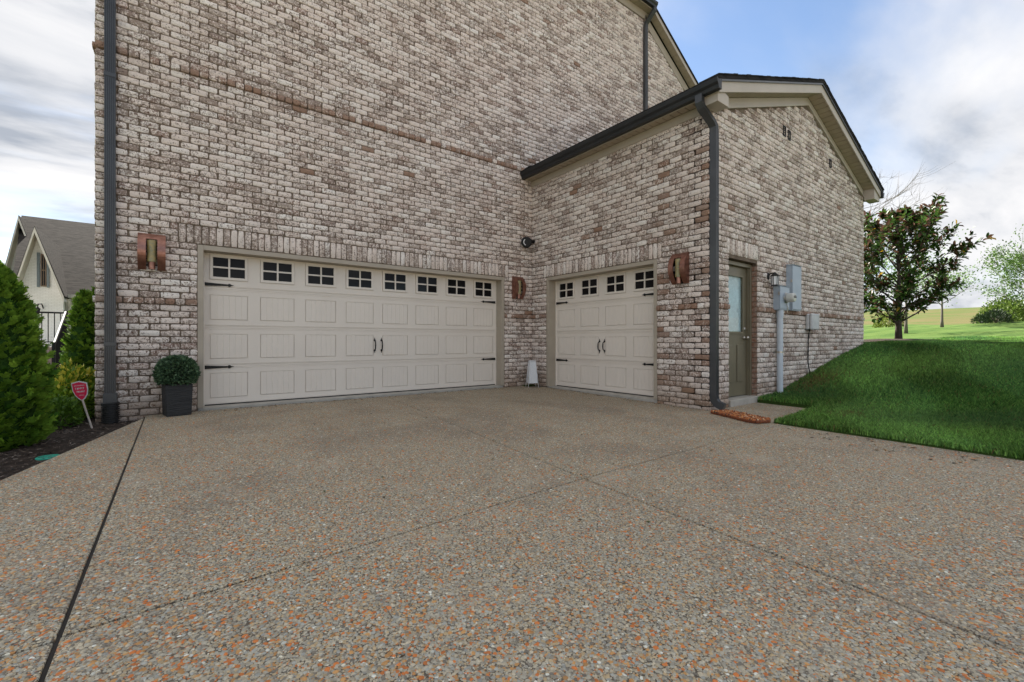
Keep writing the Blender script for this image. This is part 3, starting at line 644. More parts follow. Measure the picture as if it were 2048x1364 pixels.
mb = MB(); sm(mb, 3.95, 10.8, -0.194, -0.031, 0.155, 0.170); mb.build('soffit_backing', M['soffitb'], house)
mb = MB(); mb.box(AW-0.02, 3.95, -0.03, -0.001, 9.285, 9.478, T); mb.build('frieze_board', M['trim'], house, bevel=0.003)
n = 72
for i in range(n):
    x0 = -6.95+10.9/n*i; m_ = MB(); m_.box(x0+0.004, x0+10.9/n-0.004, -0.194, -0.031, 9.48, 9.49, T); m_.build('soffit_panel', M['soffit'], house)
mb = MB(); mb.box(-6.95, 3.95, -0.194, -0.002, 9.491, 9.505, T); mb.build('soffit_backing', M['soffitb'], house)
mb = MB(); mb.box(-6.96, 3.95, -0.212, -0.195, 9.46, 9.60, T); mb.build('fascia_board', M['trim'], house, bevel=0.003)
mb = MB(); mb.prism([(-0.214-p, 9.475+q_) for p, q_ in GUT], lambda a, z: hp(-7.0, a, z), lambda a, z: hp(3.93, a, z)); mb.build('gutter', M['gutter'], house)
# --- downspouts
def downspout(path, w_, d_, ux, nx_, ribs=True):
    """rectangular corrugated pipe; ux, nx_ = horizontal width and depth directions for straight runs"""
    mb = MB(); pf = [(-w_/2, -d_/2), (w_/2, -d_/2), (w_/2, d_/2)]
    for k in (2, 1, 0, -1, -2):
        c = k*w_/5.6; g = w_/22
        pf += [(c+g, d_/2), (c+g*0.6, d_/2-0.007), (c-g*0.6, d_/2-0.007), (c-g, d_/2)]
    pf += [(-w_/2, d_/2)]
    ux = Vector(ux); nv = Vector(nx_); b0 = len(mb.v)
    for i, p in enumerate(path):
        p = Vector(p); d = (Vector(path[min(i+1, len(path)-1)])-Vector(path[max(i-1, 0)])).normalized()
        uu = (ux-d*ux.dot(d)).normalized(); nn = (nv-d*nv.dot(d)-uu*nv.dot(uu))
        nn = nn.normalized() if nn.length > 0.05 else d.cross(uu)
        for a, c in pf: mb.v.append(hp(*(p+uu*a+nn*c)))
    m_ = len(pf)
    for i in range(len(path)-1):
        for k in range(m_): mb.f.append((b0+i*m_+k, b0+i*m_+(k+1) % m_, b0+(i+1)*m_+(k+1) % m_, b0+(i+1)*m_+k))
    mb.f.append(tuple(range(b0, b0+m_))); mb.f.append(tuple(range(b0+(len(path)-1)*m_, b0+len(path)*m_)))
    return mb.build('downspout', M['bronze'], house)
ds = downspout([(-6.56, -0.27, 9.48), (-6.56, -0.25, 9.40), (-6.56, -0.08, 9.15), (-6.56, -0.062, 9.05), (-6.56, -0.062, 0.19)], 0.100, 0.075, (1, 0, 0), (0, -1, 0))
for z in (0.86, 4.05, 6.9):
    mb = MB(); mb.box(-6.615, -6.505, -0.103, -0.022, z, z+0.045, T); mb.build('strap', M['bronze'], ds, bevel=0.002)
mb = MB(); mb.box(-6.622, -6.498, -0.108, -0.018, 0.17, 0.30, T); mb.build('adapter', M['bronze'], ds, bevel=0.004)
mb = MB(); pr = [(0.072, 0.195)]
for i in range(11): pr += [(0.084, 0.190-i*0.024), (0.084, 0.180-i*0.024), (0.070, 0.176-i*0.024), (0.070, 0.170-i*0.024)]
mb.lathe(pr, 24, lambda x, y, z: hp(-6.555+x, -0.092+y, z)); mb.build('drain_boot', M['boot'], ds)
ds = downspout([(-0.262, -3.88, 4.26), (-0.262, -3.88, 4.16), (-0.23, -3.885, 4.10), (-0.02, -3.915, 3.955), (0.03, -3.922, 3.90), (0.038, -3.922, 3.82), (0.038, -3.922, 0.16), (0.040, -3.93, 0.10), (0.044, -3.97, 0.045), (0.050, -4.06, 0.012)], 0.072, 0.098, (1, 0, 0), (0, -1, 0))
for z in (2.9,):
    mb = MB(); mb.box(-0.001, 0.078, -3.975, -3.872, z, z+0.012, T); mb.build('strap', M['bronze'], ds)
downspout([(3.86, -0.27, 9.48), (3.86, -0.26, 9.40), (3.78, -0.075, 9.14), (3.77, -0.062, 9.05), (3.77, -0.062, 5.52)], 0.10, 0.075, (1, 0, 0), (0, -1, 0))
# --- small black vents in the gable
for u, z in ((2.41, 4.53), (2.60, 4.51), (4.57, 4.49)):
    v = MB(); grid_plate(v, FC, [u-0.05, u-0.036, u+0.036, u+0.05], [z-0.085, z-0.07, z+0.07, z+0.085], lambda i, j: i == 1 and j == 1, 0.0, 0.028)
    vo = v.build('wall_vent', M['black'], house)
    lv = MB()
    for k in range(4): lv.quadbox([FC(*p) for p in ((u-0.036, 0.022, z-0.068+k*0.035), (u+0.036, 0.022, z-0.068+k*0.035), (u+0.036, 0.011, z-0.045+k*0.035), (u-0.036, 0.011, z-0.045+k*0.035), (u-0.036, 0.025, z-0.066+k*0.035), (u+0.036, 0.025, z-0.066+k*0.035), (u+0.036, 0.014, z-0.043+k*0.035), (u-0.036, 0.014, z-0.043+k*0.035))])
    lv.build('louvre', M['black'], vo)

# ------------------------------------------------------------------ things on the walls
def wframe(F, u, n, z):                       # local frame (u,n,z) as object matrix
    m = Matrix(((F.u[0], F.n[0], 0), (F.u[1], F.n[1], 0), (0, 0, 1))).to_4x4(); p = F.o+F.u*u+F.n*n+F.z*z; m.translation = Vector(p); return m
def sconce(F, u, z, label):
    r = empty('wall_sconce'); r.matrix_world = wframe(F, u, 0, z); tag(r, label, 'wall lamp', 'copper sconces beside the garage doors')
    h, w_ = 0.225, 0.135; N_ = 14; mb = MB()
    pn = lambda zz: 0.025+0.115*(1-(zz/h)**2)
    def strip(u0, u1, za, zb):
        for i in range(N_):
            a, b = za+(zb-za)*i/N_, za+(zb-za)*(i+1)/N_
            mb.quadbox([(u0, pn(a)-0.010, a), (u1, pn(a)-0.010, a), (u1, pn(a), a), (u0, pn(a), a), (u0, pn(b)-0.010, b), (u1, pn(b)-0.010, b), (u1, pn(b), b), (u0, pn(b), b)])
    strip(-w_, -0.055, -h, h); strip(0.055, w_, -h, h); strip(-0.055, 0.055, 0.15, h)
    mb.build('shield', M['copper'], r)
    ck = MB()
    for s in (-w_, w_-0.003):
        pl = [(0.012, -h), (0.012, h)]+[(pn(h-2*h*i/N_)-0.012, h-2*h*i/N_) for i in range(N_+1)]
        ck.prism(pl, lambda n, zz, s=s: (s, n, zz), lambda n, zz, s=s: (s+0.003, n, zz))
    ck.build('housing', M['copper'], r); ck = MB(); ck.box(-w_+0.004, w_-0.004, 0.009, 0.0118, -h, h); ck.build('back_plate', M['black'], r)  # back plate in black so the housing looks dark inside
    mb = MB(); mb.lathe([(0.048, -0.13), (0.048, 0.135), (0.02, 0.14)], 20, lambda x, y, zz: (x, 0.068+y, zz)); mb.build('glass_shade', M['amber'], r, smooth=False)
    mb = MB(); mb.lathe([(0.034, -0.222), (0.034, -0.132)], 20, lambda x, y, zz: (x, 0.068+y, zz)); mb.build('socket', M['copper'], r)
sconce(FA, -6.175, 2.03, 'copper sconce on the brick beside the tall left downspout, above the potted ball shrub')
sconce(FA, -0.40, 2.00, 'copper sconce in the inner corner between the wide and the narrow garage door')
sconce(FB, 3.44, 1.985, 'copper sconce on the brick pier between the narrow garage door and the corner downspout')
# coach lantern
r = empty('coach_lantern'); r.matrix_world = wframe(FC, 1.80, 0.008, 1.98) @ Matrix.Scale(0.86, 4); tag(r, 'small black coach lantern with clear panes beside the olive side door', 'lantern')
mb = MB(); mb.lathe([(0.055, 0), (0.055, 0.012), (0.03, 0.025)], 18, lambda x, y, z: (x*0.8, z, y*1.25)); mb.build('back_plate', M['black'], r)
mb = MB(); mb.tube([(0, 0.015, 0.02), (0, 0.07, 0.055), (0, 0.12, 0.05), (0, 0.125, 0.02)], 0.011, 8); mb.build('arm', M['black'], r, smooth=True)
mb = MB(); mb.lathe([(0.012, 0.065), (0.02, 0.05), (0.05, 0.025), (0.078, 0.0), (0.078, -0.012), (0.07, -0.014)], 6, lambda x, y, z: (x, 0.125+y, z)); mb.build('cap', M['black'], r)
mb = MB()
for k in range(6):
    a = math.pi*k/3; mb.tube([(0.066*math.cos(a), 0.125+0.066*math.sin(a), -0.012), (0.056*math.cos(a), 0.125+0.056*math.sin(a), -0.175)], 0.0055, 5)
mb.lathe([(0.062, -0.19), (0.062, -0.174), (0.05, -0.172)], 6, lambda x, y, z: (x, 0.125+y, z)); mb.build('cage', M['black'], r)
mb = MB(); mb.lathe([(0.052, -0.172), (0.061, -0.014)], 6, lambda x, y, z: (x, 0.125+y, z)); mb.build('glass', M['white'], r)
# electric boxes
def utilbox(name, x0, x1, z0, z1, d, label, m):
    r = empty(name); r.matrix_world = wframe(FC, (x0+x1)/2, 0.010, z0); tag(r, label, 'electric box')
    w_ = (x1-x0)/2; hh = z1-z0
    mb = MB(); mb.box(-w_, w_, 0, d-0.012, 0, hh); mb.build('body', m, r, bevel=0.005)
    mb = MB(); mb.box(-w_-0.006, w_+0.006, d-0.0118, d, 0.02, hh-0.004); mb.build('cover', m, r, bevel=0.005)
    mb = MB(); mb.quadbox([(-w_-0.012, -0.004, hh+0.001), (w_+0.012, -0.004, hh+0.001), (w_+0.012, d+0.012, hh+0.001), (-w_-0.012, d+0.012, hh+0.001), (-w_-0.012, -0.004, hh+0.02), (w_+0.012, -0.004, hh+0.02), (w_+0.012, d+0.012, hh+0.006), (-w_-0.012, d+0.012, hh+0.006)]); mb.build('rain_lip', m, r)
    mb = MB(); mb.box(-w_-0.016, -w_-0.006, d-0.03, d-0.005, hh*0.62, hh*0.62+0.05); mb.build('latch', M['pewter'], r)
    return r
bx = utilbox('meter_box', 1.985, 2.335, 1.435, 1.83, 0.115, 'squat grey meter box with a round glass meter on the wing wall', M['grey'])
mb = MB(); mb.lathe([(0.088, 0.112), (0.092, 0.128), (0.082, 0.132), (0.080, 0.150)], 28, lambda x, y, z: (0.03+x, z, 0.205+y)); mb.build('meter_ring', M['pewter'], bx)
mb = MB(); mb.lathe([(0.076, 0.150), (0.076, 0.232), (0.066, 0.252), (0.03, 0.258)], 28, lambda x, y, z: (0.03+x, z, 0.205+y)); mt = mb.build('meter', M['meter'], bx, smooth=False)
mb = MB(); mb.box(-0.018, 0.078, 0.2585, 0.2605, 0.195, 0.222); mb.box(-0.002, 0.062, 0.2585, 0.2605, 0.232, 0.24); mb.build('meter_display', M['black'], mt)
mb = MB(); mb.tube([(0.06, 0.12, 0.10), (0.065, 0.135, 0.05), (0.07, 0.125, 0.0), (0.07, 0.12, -0.03)], 0.008, 6); mb.build('seal_tag', M['pewter'], bx)
utilbox('breaker_box', 2.495, 2.855, 1.446, 2.226, 0.108, 'tall blue-grey breaker box behind the meter box on the wing wall', M['grey'])
r = empty('conduit_pipe', (2.09, -3.945, 0.0)); tag(r, 'pale grey plastic conduit pipe rising from the grass to the meter box', 'pipe')
mb = MB(); mb.lathe([(0.046, -0.06), (0.046, 1.33)], 20); mb.build('pipe', M['pvc'], r, smooth=False)
mb = MB(); mb.lathe([(0.053, 1.331), (0.053, 1.432)], 20); mb.build('coupling', M['pvc'], r)
mb = MB(); mb.lathe([(0.050, 0.72), (0.050, 0.75)], 20); mb.box(-0.075, 0.075, 0.055, 0.065, 0.72, 0.75); mb.build('clamp', M['pewter'], r)
r = empty('cable_box'); r.matrix_world = wframe(FC, 3.48, 0.010, 1.13); tag(r, 'rounded pale grey cable box with a thin wire hanging to the grass', 'cable box')
mb = MB(); mb.box(-0.165, 0.165, 0.0, 0.07, 0, 0.29); mb.build('base', M['plastic'], r, bevel=0.03, seg=4)
mb = MB(); mb.box(-0.172, 0.172, 0.071, 0.125, -0.004, 0.296); mb.build('lid', M['plastic'], r, bevel=0.035, seg=5)
mb = MB(); mb.tube([(-0.10, 0.05, 0.01), (-0.10, 0.03, -0.2), (-0.095, 0.025, -0.6), (-0.06, 0.05, -0.85), (-0.03, 0.07, -0.93)], 0.010, 7); mb.build('cable', M['black'], r, smooth=True)
# round black camera in the inner corner
r = empty('security_camera', (0, -0.07, 2.98)); tag(r, 'round black security camera high in the inner corner of the brick walls', 'camera')
mb = MB(); mb.lathe([(0.045, 0), (0.045, 0.02), (0.03, 0.03)], 16, lambda x, y, z: (-0.01-z, y, x)); mb.build('mount', M['black'], r)
mb = MB(); mb.tube([(-0.02, 0, 0), (-0.12, -0.02, 0.0), (-0.22, -0.05, -0.03)], [0.034, 0.04, 0.05], 12); mb.build('arm', M['black'], r, smooth=True)
ax = Vector((-0.42, -0.9, -0.10)).normalized(); qt = Vector((0, 0, 1)).rotation_difference(ax); cc = Vector((-0.27, -0.08, -0.06))
TT = lambda x, y, z: tuple(cc+qt @ Vector((x, y, z)))
mb = MB(); mb.lathe([(0.07, -0.06), (0.105, -0.03), (0.112, 0.0), (0.108, 0.018), (0.09, 0.026), (0.03, 0.03)], 28, TT); hd = mb.build('head', M['black'], r)
bm_ = MB(); arc = []
for s, rr in ((1, 0.070), (-1, 0.056)):
    for i in range(9):
        a = R_(100+i*16) if s == 1 else R_(100+(8-i)*16); arc.append((rr*math.cos(a), rr*math.sin(a)))
bm_.prism(arc, lambda x, y: TT(x, y, 0.0285), lambda x, y: TT(x, y, 0.034)); bm_.build('face_crescent', M['white'], hd)  # white crescent highlight set on the dark face as print

# ------------------------------------------------------------------ things on the ground
pot = empty('square_planter', (-5.925, -0.185, -0.003), R_(10)); tag(pot, 'square charcoal slate textured planter beside the wide garage door', 'planter')
mb = MB(); a, b, hh = 0.126, 0.138, 0.385
mb.quadbox([(-a, -a, 0), (a, -a, 0), (a, a, 0), (-a, a, 0), (-b, -b, hh), (b, -b, hh), (b, b, hh), (-b, b, hh)]); mb.build('pot', M['pot'], pot, bevel=0.008, seg=3)
mb = MB(); mb.box(-0.12, 0.12, -0.12, 0.12, hh+0.001, hh+0.012); mb.build('soil', M['mulch'], pot)

def leaf_cloud(n, gen, size, asp, cols, fold=0.25, jitter=0.5):
    """n leaves (two tri each): gen() -> pos, out direction; returns verts, faces, colours"""
    V = np.zeros((n, 4, 3)); Ccol = np.zeros((n, 4, 4)); F_ = []
    for i in range(n):
        p, d, c = gen(); d = Vector(d)+Vector((rng.gauss(0, jitter), rng.gauss(0, jitter), rng.gauss(0, jitter))); d.normalize()
        s = d.cross(Vector((rng.gauss(0, 1), rng.gauss(0, 1), rng.gauss(0, 1)))); s.normalize(); nn = d.cross(s)
        L_ = size*rng.uniform(0.7, 1.3); W_ = L_*asp; p = Vector(p)
        V[i] = [p, p+d*L_*0.5+s*W_*0.5+nn*L_*fold*0.3, p+d*L_, p+d*L_*0.5-s*W_*0.5+nn*L_*fold*0.3]
        c = cols(c); Ccol[i] = (*c, 1)
    idx = np.arange(n)*4
    return V.reshape(-1, 3), np.concatenate([np.stack([idx, idx+1, idx+2], 1), np.stack([idx, idx+2, idx+3], 1)]), Ccol.reshape(-1, 4)
def lerp(a, b, t): return tuple(x+(y-x)*t for x, y in zip(a, b))

sh = empty('ball_shrub', (-5.925, -0.185, 0.385)); tag(sh, 'dark green clipped ball shrub growing in the charcoal planter', 'shrub')
def g_ball():
    while True:
        v = Vector((rng.gauss(0, 1), rng.gauss(0, 1), rng.gauss(0, 1))).normalized()
        if v.z > -0.62: break
    k = rng.uniform(0.86, 1.02); t = rng.random()
    return (v.x*0.215*k, v.y*0.20*k, 0.135+v.z*0.205*k), v, t
v, f, c = leaf_cloud(4200, g_ball, 0.032, 0.62, lambda t: lerp((0.035, 0.078, 0.04), (0.17, 0.27, 0.135), t**1.5), jitter=0.45)
link('foliage', np_mesh('foliage', v, [f], M['leaf'], col=c), sh)
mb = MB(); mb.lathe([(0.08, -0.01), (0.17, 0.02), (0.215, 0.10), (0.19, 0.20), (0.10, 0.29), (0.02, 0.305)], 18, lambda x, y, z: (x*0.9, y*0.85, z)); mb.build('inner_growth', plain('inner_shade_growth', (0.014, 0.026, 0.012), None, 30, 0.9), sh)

ln = empty('wire_lantern', (-0.22, -0.27, DZ(-0.27)+0.0), R_(-25)); tag(ln, 'white tapered wire floor lantern standing in the corner between the garage doors', 'lantern')
def tq(z): return 0.098-(0.098-0.055)*z/0.53
mb = MB()
for sx in (-1, 1):
    for sy in (-1, 1): mb.tube([(sx*(tq(0)+0.008), sy*(tq(0)+0.008), 0), (sx*tq(0.53), sy*tq(0.53), 0.53)], 0.006, 6)
for z in (0.085, 0.525):
    t_ = tq(z)
    for p, q_ in (((-t_, -t_), (t_, -t_)), ((t_, -t_), (t_, t_)), ((t_, t_), (-t_, t_)), ((-t_, t_), (-t_, -t_))): mb.tube([(*p, z), (*q_, z)], 0.007, 6)
mb.build('frame', M['white'], ln, smooth=True)
for k in range(4):
    a = k*math.pi/2; c_, s_ = math.cos(a), math.sin(a); t0, t1 = tq(0.09), tq(0.52)
    rot = lambda x, y, z: (x*c_-y*s_, x*s_+y*c_, z)
    pm = MB(); pm.quadbox([rot(-t0, -t0+0.004, 0.09), rot(t0, -t0+0.004, 0.09), rot(t0, -t0+0.007, 0.09), rot(-t0, -t0+0.007, 0.09), rot(-t1, -t1+0.004, 0.52), rot(t1, -t1+0.004, 0.52), rot(t1, -t1+0.007, 0.52), rot(-t1, -t1+0.007, 0.52)]); pm.build('mesh_panel', M['lantmesh'], ln)

sp_ = empty('splash_block', (-0.24, -4.40, DZ(-4.4)), R_(-22)); tag(sp_, 'rust-orange pebbled splash mat on the concrete under the corner downspout', 'splash block')
mb = MB(); pl = [(-0.14, 0.36), (0.14, 0.36), (0.15, 0.0), (0.15, -0.30), (0.09, -0.40), (-0.11, -0.40), (-0.16, -0.32), (-0.15, 0)]
mb.prism(pl, lambda x, y: (x, y, 0.001), lambda x, y: (x, y, 0.035)); mb.build('base', M['splash'], sp_, bevel=0.01)
V = []; Fq = []; CC = []; pcap = 0
def dome_template(n=6):
    v = [(math.cos(2*math.pi*k/n), math.sin(2*math.pi*k/n), 0) for k in range(n)]+[(0.62*math.cos(2*math.pi*(k+0.5)/n), 0.62*math.sin(2*math.pi*(k+0.5)/n), 0.8) for k in range(n)]+[(0, 0, 1)]
    f = []
    for k in range(n):
        k2 = (k+1) % n; f += [(k, k2, n+k), (k2, n+k2, n+k), (n+k, n+k2, 2*n)]
    return np.array(v), np.array(f)
dv, df = dome_template(6)
def domes(pts, rad, hgt, col, name, m, parent=None, asp=None):
    n = len(pts); ang = nrg.uniform(0, 6.28, n); asp = nrg.uniform(0.6, 1.0, n) if asp is None else asp
    x = dv[None, :, 0]*rad[:, None]*nrg.uniform(0.8, 1.15, (n, len(dv))); y = dv[None, :, 1]*(rad*asp)[:, None]*nrg.uniform(0.8, 1.15, (n, len(dv)))
    c_, s_ = np.cos(ang)[:, None], np.sin(ang)[:, None]
    vv = np.stack([x*c_-y*s_+pts[:, None, 0], x*s_+y*c_+pts[:, None, 1], dv[None, :, 2]*hgt[:, None]+pts[:, None, 2]], -1).reshape(-1, 3)
    ff = (df[None]+np.arange(n)[:, None, None]*len(dv)).reshape(-1, 3)
    cc = np.repeat(np.concatenate([col, np.ones((n, 1))], 1), len(dv), 0)
    me = np_mesh(name, vv, [ff], m, col=cc); me.polygons.foreach_set('use_smooth', [True]*len(me.polygons)); return link(name, me, parent)
n = 700; pp = np.stack([nrg.uniform(-0.145, 0.145, n), nrg.uniform(-0.38, 0.355, n), np.full(n, 0.032)], 1)
colr = np.array([(0.46, 0.13, 0.025), (0.24, 0.055, 0.016), (0.66, 0.30, 0.10), (0.08, 0.024, 0.012), (0.78, 0.55, 0.34)])[nrg.choice(5, n, p=[.42, .25, .15, .12, .06])]
tag(domes(pp, nrg.uniform(0.011, 0.019, n), nrg.uniform(0.010, 0.024, n), colr, 'pebble', M['pebble'], sp_), kind='stuff')

# loose surface stones of the aggregate near the viewer
PC = np.array([(0.572, 0.521, 0.404), (0.436, 0.399, 0.314), (0.681, 0.596, 0.435), (0.490, 0.493, 0.439), (0.612, 0.461, 0.265), (0.765, 0.236, 0.053), (0.681, 0.358, 0.127), (0.273, 0.244, 0.194), (0.900, 0.900, 0.783)])
n = 105000
dep = 1.05+(6.6-1.05)*nrg.random(n)**1.55; uu = nrg.uniform(-1.2, 1.2, n)
pts = np.array([CAMX, CAMY])+dep[:, None]*(uu[:, None]*RX+FW)
def inpoly(p, pl):
    x, y = p[:, 0], p[:, 1]; r = np.zeros(len(p), bool); j = len(pl)-1
    for i in range(len(pl)):
        xi, yi = pl[i]; xj, yj = pl[j]
        r ^= ((yi > y) != (yj > y)) & (x < (xj-xi)*(y-yi)/(yj-yi+1e-12)+xi); j = i
    return r
ok = np.zeros(n, bool)
for pl in slabs: ok |= inpoly(pts, inset(pl, 0.016))
pts = pts[ok]; dep = dep[ok]; n = len(pts)
rad = nrg.uniform(0.004, 0.0100, n); hg = rad*nrg.uniform(0.22, 0.5, n)
ci = nrg.choice(9, n, p=[.19, .14, .15, .12, .11, .085, .085, .10, .02]); big = np.isin(ci, (5, 6)); rad[big] *= 1.18
P3 = np.concatenate([pts, (0.012*pts[:, 1:2])-0.0008], 1)
tag(domes(P3, rad, hg, np.clip(PC[ci]*nrg.uniform(0.7, 1.15, (n, 1)), 0, 1), 'surface_stone', M['pebble'], drv), kind='stuff')
drv_stone = [o for o in drv.children if o.name.startswith('surface_stone')][0]; drv_stone.location = (3.3, 5, 0.06)

# mulch bed on the left
bx_, by_ = np.meshgrid(np.arange(-10.5, -6.05, 0.09), np.arange(-5.6, 4.5, 0.09))
def bedz(x, y): return DZ(y)-0.046+0.012*np.sin(x*9+y*4)*np.cos(y*7-x*3)+0.10*np.clip((-6.9-x)/1.2, 0, 1)*np.clip((y+3.2)/2, 0, 1)
bz = bedz(bx_, by_)+nrg.uniform(-0.006, 0.008, bx_.shape)
edge = lambda y: -6.235-0.2683*np.clip(-y-0.2, 0, 9)+0.05
ii = np.arange(bx_.size).reshape(bx_.shape); cxm = (bx_[:-1, :-1]+bx_[1:, 1:])/2; cym = (by_[:-1, :-1]+by_[1:, 1:])/2
keep = ((cxm < edge(cym)) & (cym < 0.1)) | ((cxm < -6.60) & (cym >= 0.1))
qq = np.stack([ii[:-1, :-1], ii[:-1, 1:], ii[1:, 1:], ii[1:, :-1]], -1)[keep]
tag(link('mulch_bed', np_mesh('mulch_bed', np.stack([bx_, by_, bz], -1).reshape(-1, 3), [qq], M['mulch'])), 'dark mulch bed along the left edge of the driveway', kind='structure')
n = 9000; cx_ = nrg.uniform(-8.6, -6.2, n); cy_ = nrg.uniform(-4.2, 1.6, n); k_ = ((cx_ < edge(cy_)-0.06) & (cy_ < -0.05)) | (cx_ < -6.75)
cx_, cy_ = cx_[k_], cy_[k_]; n = len(cx_); cz_ = bedz(cx_, cy_)+0.008
la_ = nrg.uniform(0.012, 0.045, n)/2; wa_ = nrg.uniform(0.004, 0.012, n)/2; an = nrg.uniform(0, 6.28, n); tl = nrg.uniform(-0.5, 0.5, n); th = nrg.uniform(0.002, 0.005, n)
cv = []
for sx, sy, sz in ((-1, -1, 0), (1, -1, 0), (1, 1, 0), (-1, 1, 0), (-0.8, -0.7, 1), (0.8, -0.7, 1), (0.8, 0.7, 1), (-0.8, 0.7, 1)):
    lx, ly = sx*la_, sy*wa_; cv.append(np.stack([cx_+lx*np.cos(an)-ly*np.sin(an), cy_+lx*np.sin(an)+ly*np.cos(an), cz_+lx*np.sin(tl)+sz*th], -1))
cv = np.stack(cv, 1).reshape(-1, 3); fb = np.array([(4, 5, 6, 7), (0, 1, 5, 4), (1, 2, 6, 5), (2, 3, 7, 6), (3, 0, 4, 7)])
ff = (fb[None]+np.arange(n)[:, None, None]*8).reshape(-1, 4)
cc = np.array([(0.035, 0.027, 0.022), (0.07, 0.05, 0.04), (0.13, 0.10, 0.08), (0.24, 0.205, 0.175), (0.022, 0.019, 0.017)])[nrg.choice(5, n, p=[.38, .25, .16, .06, .15])]
tag(link('mulch_chips', np_mesh('mulch_chips', cv, [ff], M['chip'], col=np.repeat(np.concatenate([cc, np.ones((n, 1))], 1), 8, 0))), 'loose dark wood chips scattered over the planting bed', 'mulch', kind='stuff')

# drain cap
r = empty('drain_cap', (-6.80, -1.80, bedz(-6.8, -1.8)-0.010)); tag(r, 'round teal plastic drain cap lying in the mulch by the driveway edge', 'drain cap')
mb = MB(); mb.lathe([(0.075, -0.03), (0.078, 0.018), (0.070, 0.024), (0.062, 0.024), (0.060, 0.012)], 28); mb.build('rim', M['teal'], r)
mb = MB()
for k in range(9):
    yv = -0.048+k*0.012; hw = math.sqrt(max(0.0, 0.056**2-yv*yv)); mb.box(-hw, hw, yv-0.0035, yv+0.0035, 0.0125, 0.019)
mb.build('grate', M['teal'], r)
# yard sign
r = empty('yard_sign', (-6.672, -0.40, -0.06)); tag(r, 'small red shield-shaped yard sign with a white border on a leaning stake', 'yard sign')
top = Vector((-0.076, -0.10, 0.345)); mb = MB(); mb.tube([(0, 0, -0.03), tuple(top)], 0.009, 6); mb.build('stake', M['stake'], r)
up = Vector((-0.13, -0.05, 1)).normalized(); rt = Vector((0.80, -0.5, 0.10)); rt = (rt-up*rt.dot(up)).normalized(); nn = rt.cross(up)
def SG(a, b, c): return tuple(top+rt*(a*0.74)+up*(b*0.84)+nn*c)
shp = [(-0.105, 0.225), (0.0, 0.245), (0.105, 0.215), (0.105, 0.13), (0.085, 0.06), (0.045, 0.012), (0, -0.02), (-0.045, 0.012), (-0.085, 0.06), (-0.107, 0.13)]
mb = MB(); mb.prism(shp, lambda a, b: SG(a, b, -0.002), lambda a, b: SG(a, b, 0.003)); pn_ = mb.build('sign_panel', M['white'], r)
mb = MB(); mb.prism([(a*0.88, 0.118+(b-0.118)*0.885) for a, b in shp], lambda a, b: SG(a, b, 0.0031), lambda a, b: SG(a, b, 0.0045)); mb.build('sign_face', M['red'], pn_)
mb = MB(); rr = random.Random(3)
for row, (b0, hgt_, x0, x1, st) in enumerate(((0.178, 0.014, -0.066, 0.066, 0.012), (0.135, 0.026, -0.058, 0.062, 0.021), (0.096, 0.020, -0.048, 0.060, 0.019), (0.052, 0.011, -0.022, 0.040, 0.011))):
    x = x0
    while x < x1:
        w_ = st*0.62; mb.box(x, x+w_*0.4, b0, b0+hgt_, 0.0046, 0.0052, lambda a, b, c: SG(a, b, c)); mb.box(x+w_*0.4, x+w_, b0+hgt_*rr.choice((0.0, 0.4, 0.7)), b0+hgt_*rr.choice((0.75, 1.0)), 0.0046, 0.0052, lambda a, b, c: SG(a, b, c)); x += st
mb.build('lettering', M['white'], pn_)

# ------------------------------------------------------------------ evergreens and shrubs on the left
def arborvitae(loc, h, rad, n, label, lo=(0.045, 0.125, 0.013), hi=(0.25, 0.41, 0.045), group=None, sz=0.075):
    r = empty('arborvitae', loc); tag(r, label, 'evergreen shrub', group)
    prof = lambda t: rad*(0.80+0.20*math.sin(min(t*4, 1.57)))*max(0.02, (1-t**2.3))**0.62
    V = []; Fc = []; Cc = []
    nt_ = n//14
    for i in range(nt_):
        t = rng.random()**1.15; a = rng.uniform(0, 6.283); rr = prof(t)*rng.uniform(0.80, 1.05)*(1+0.10*math.sin(a*5+t*17)+0.06*math.sin(a*11-t*29))
        base = Vector((rr*math.cos(a), rr*math.sin(a), 0.03+t*h)); outd = Vector((math.cos(a), math.sin(a), 0.55+0.5*t)).normalized()
        tw = rng.uniform(-1.2, 1.2); side = outd.cross(Vector((0, 0, 1))).normalized(); side = side*math.cos(tw)+outd.cross(side)*math.sin(tw)
        tone = min(1, max(0, rng.gauss(0.5, 0.28))); cl = lerp(lo, hi, tone)
        for k in range(14):
            b = base-outd*sz*0.7+outd*(k//2)*sz*0.20; s = 1 if k % 2 else -1; ln_ = sz*(1-0.09*(k//2))*rng.uniform(0.6, 1.1)
            d = (outd*0.75+side*s*0.75+Vector((rng.gauss(0, .16), rng.gauss(0, .16), rng.gauss(0.08, .16)))).normalized()
            q_ = d.cross(outd.cross(side)).normalized()*ln_*0.22; j = len(V)
            V += [b-q_*0.6, b+q_*0.6, b+d*ln_*0.6+q_, b+d*ln_, b+d*ln_*0.6-q_]; Fc.append((j, j+1, j+2, j+3, j+4))
            k2 = 0.75+0.5*rng.random(); Cc += [(*[x*k2 for x in cl], 1)]*5
    link('foliage', np_mesh('foliage', np.array([tuple(x) for x in V]), [np.array(Fc)], M['needle'], col=np.array(Cc)), r)
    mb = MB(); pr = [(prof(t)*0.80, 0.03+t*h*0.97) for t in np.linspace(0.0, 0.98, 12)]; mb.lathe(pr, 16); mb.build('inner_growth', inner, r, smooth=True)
    mb = MB(); mb.tube([(0, 0, -0.1), (0, 0, h*0.5)], [0.04, 0.02], 6); mb.build('trunk', M['bark'], r)
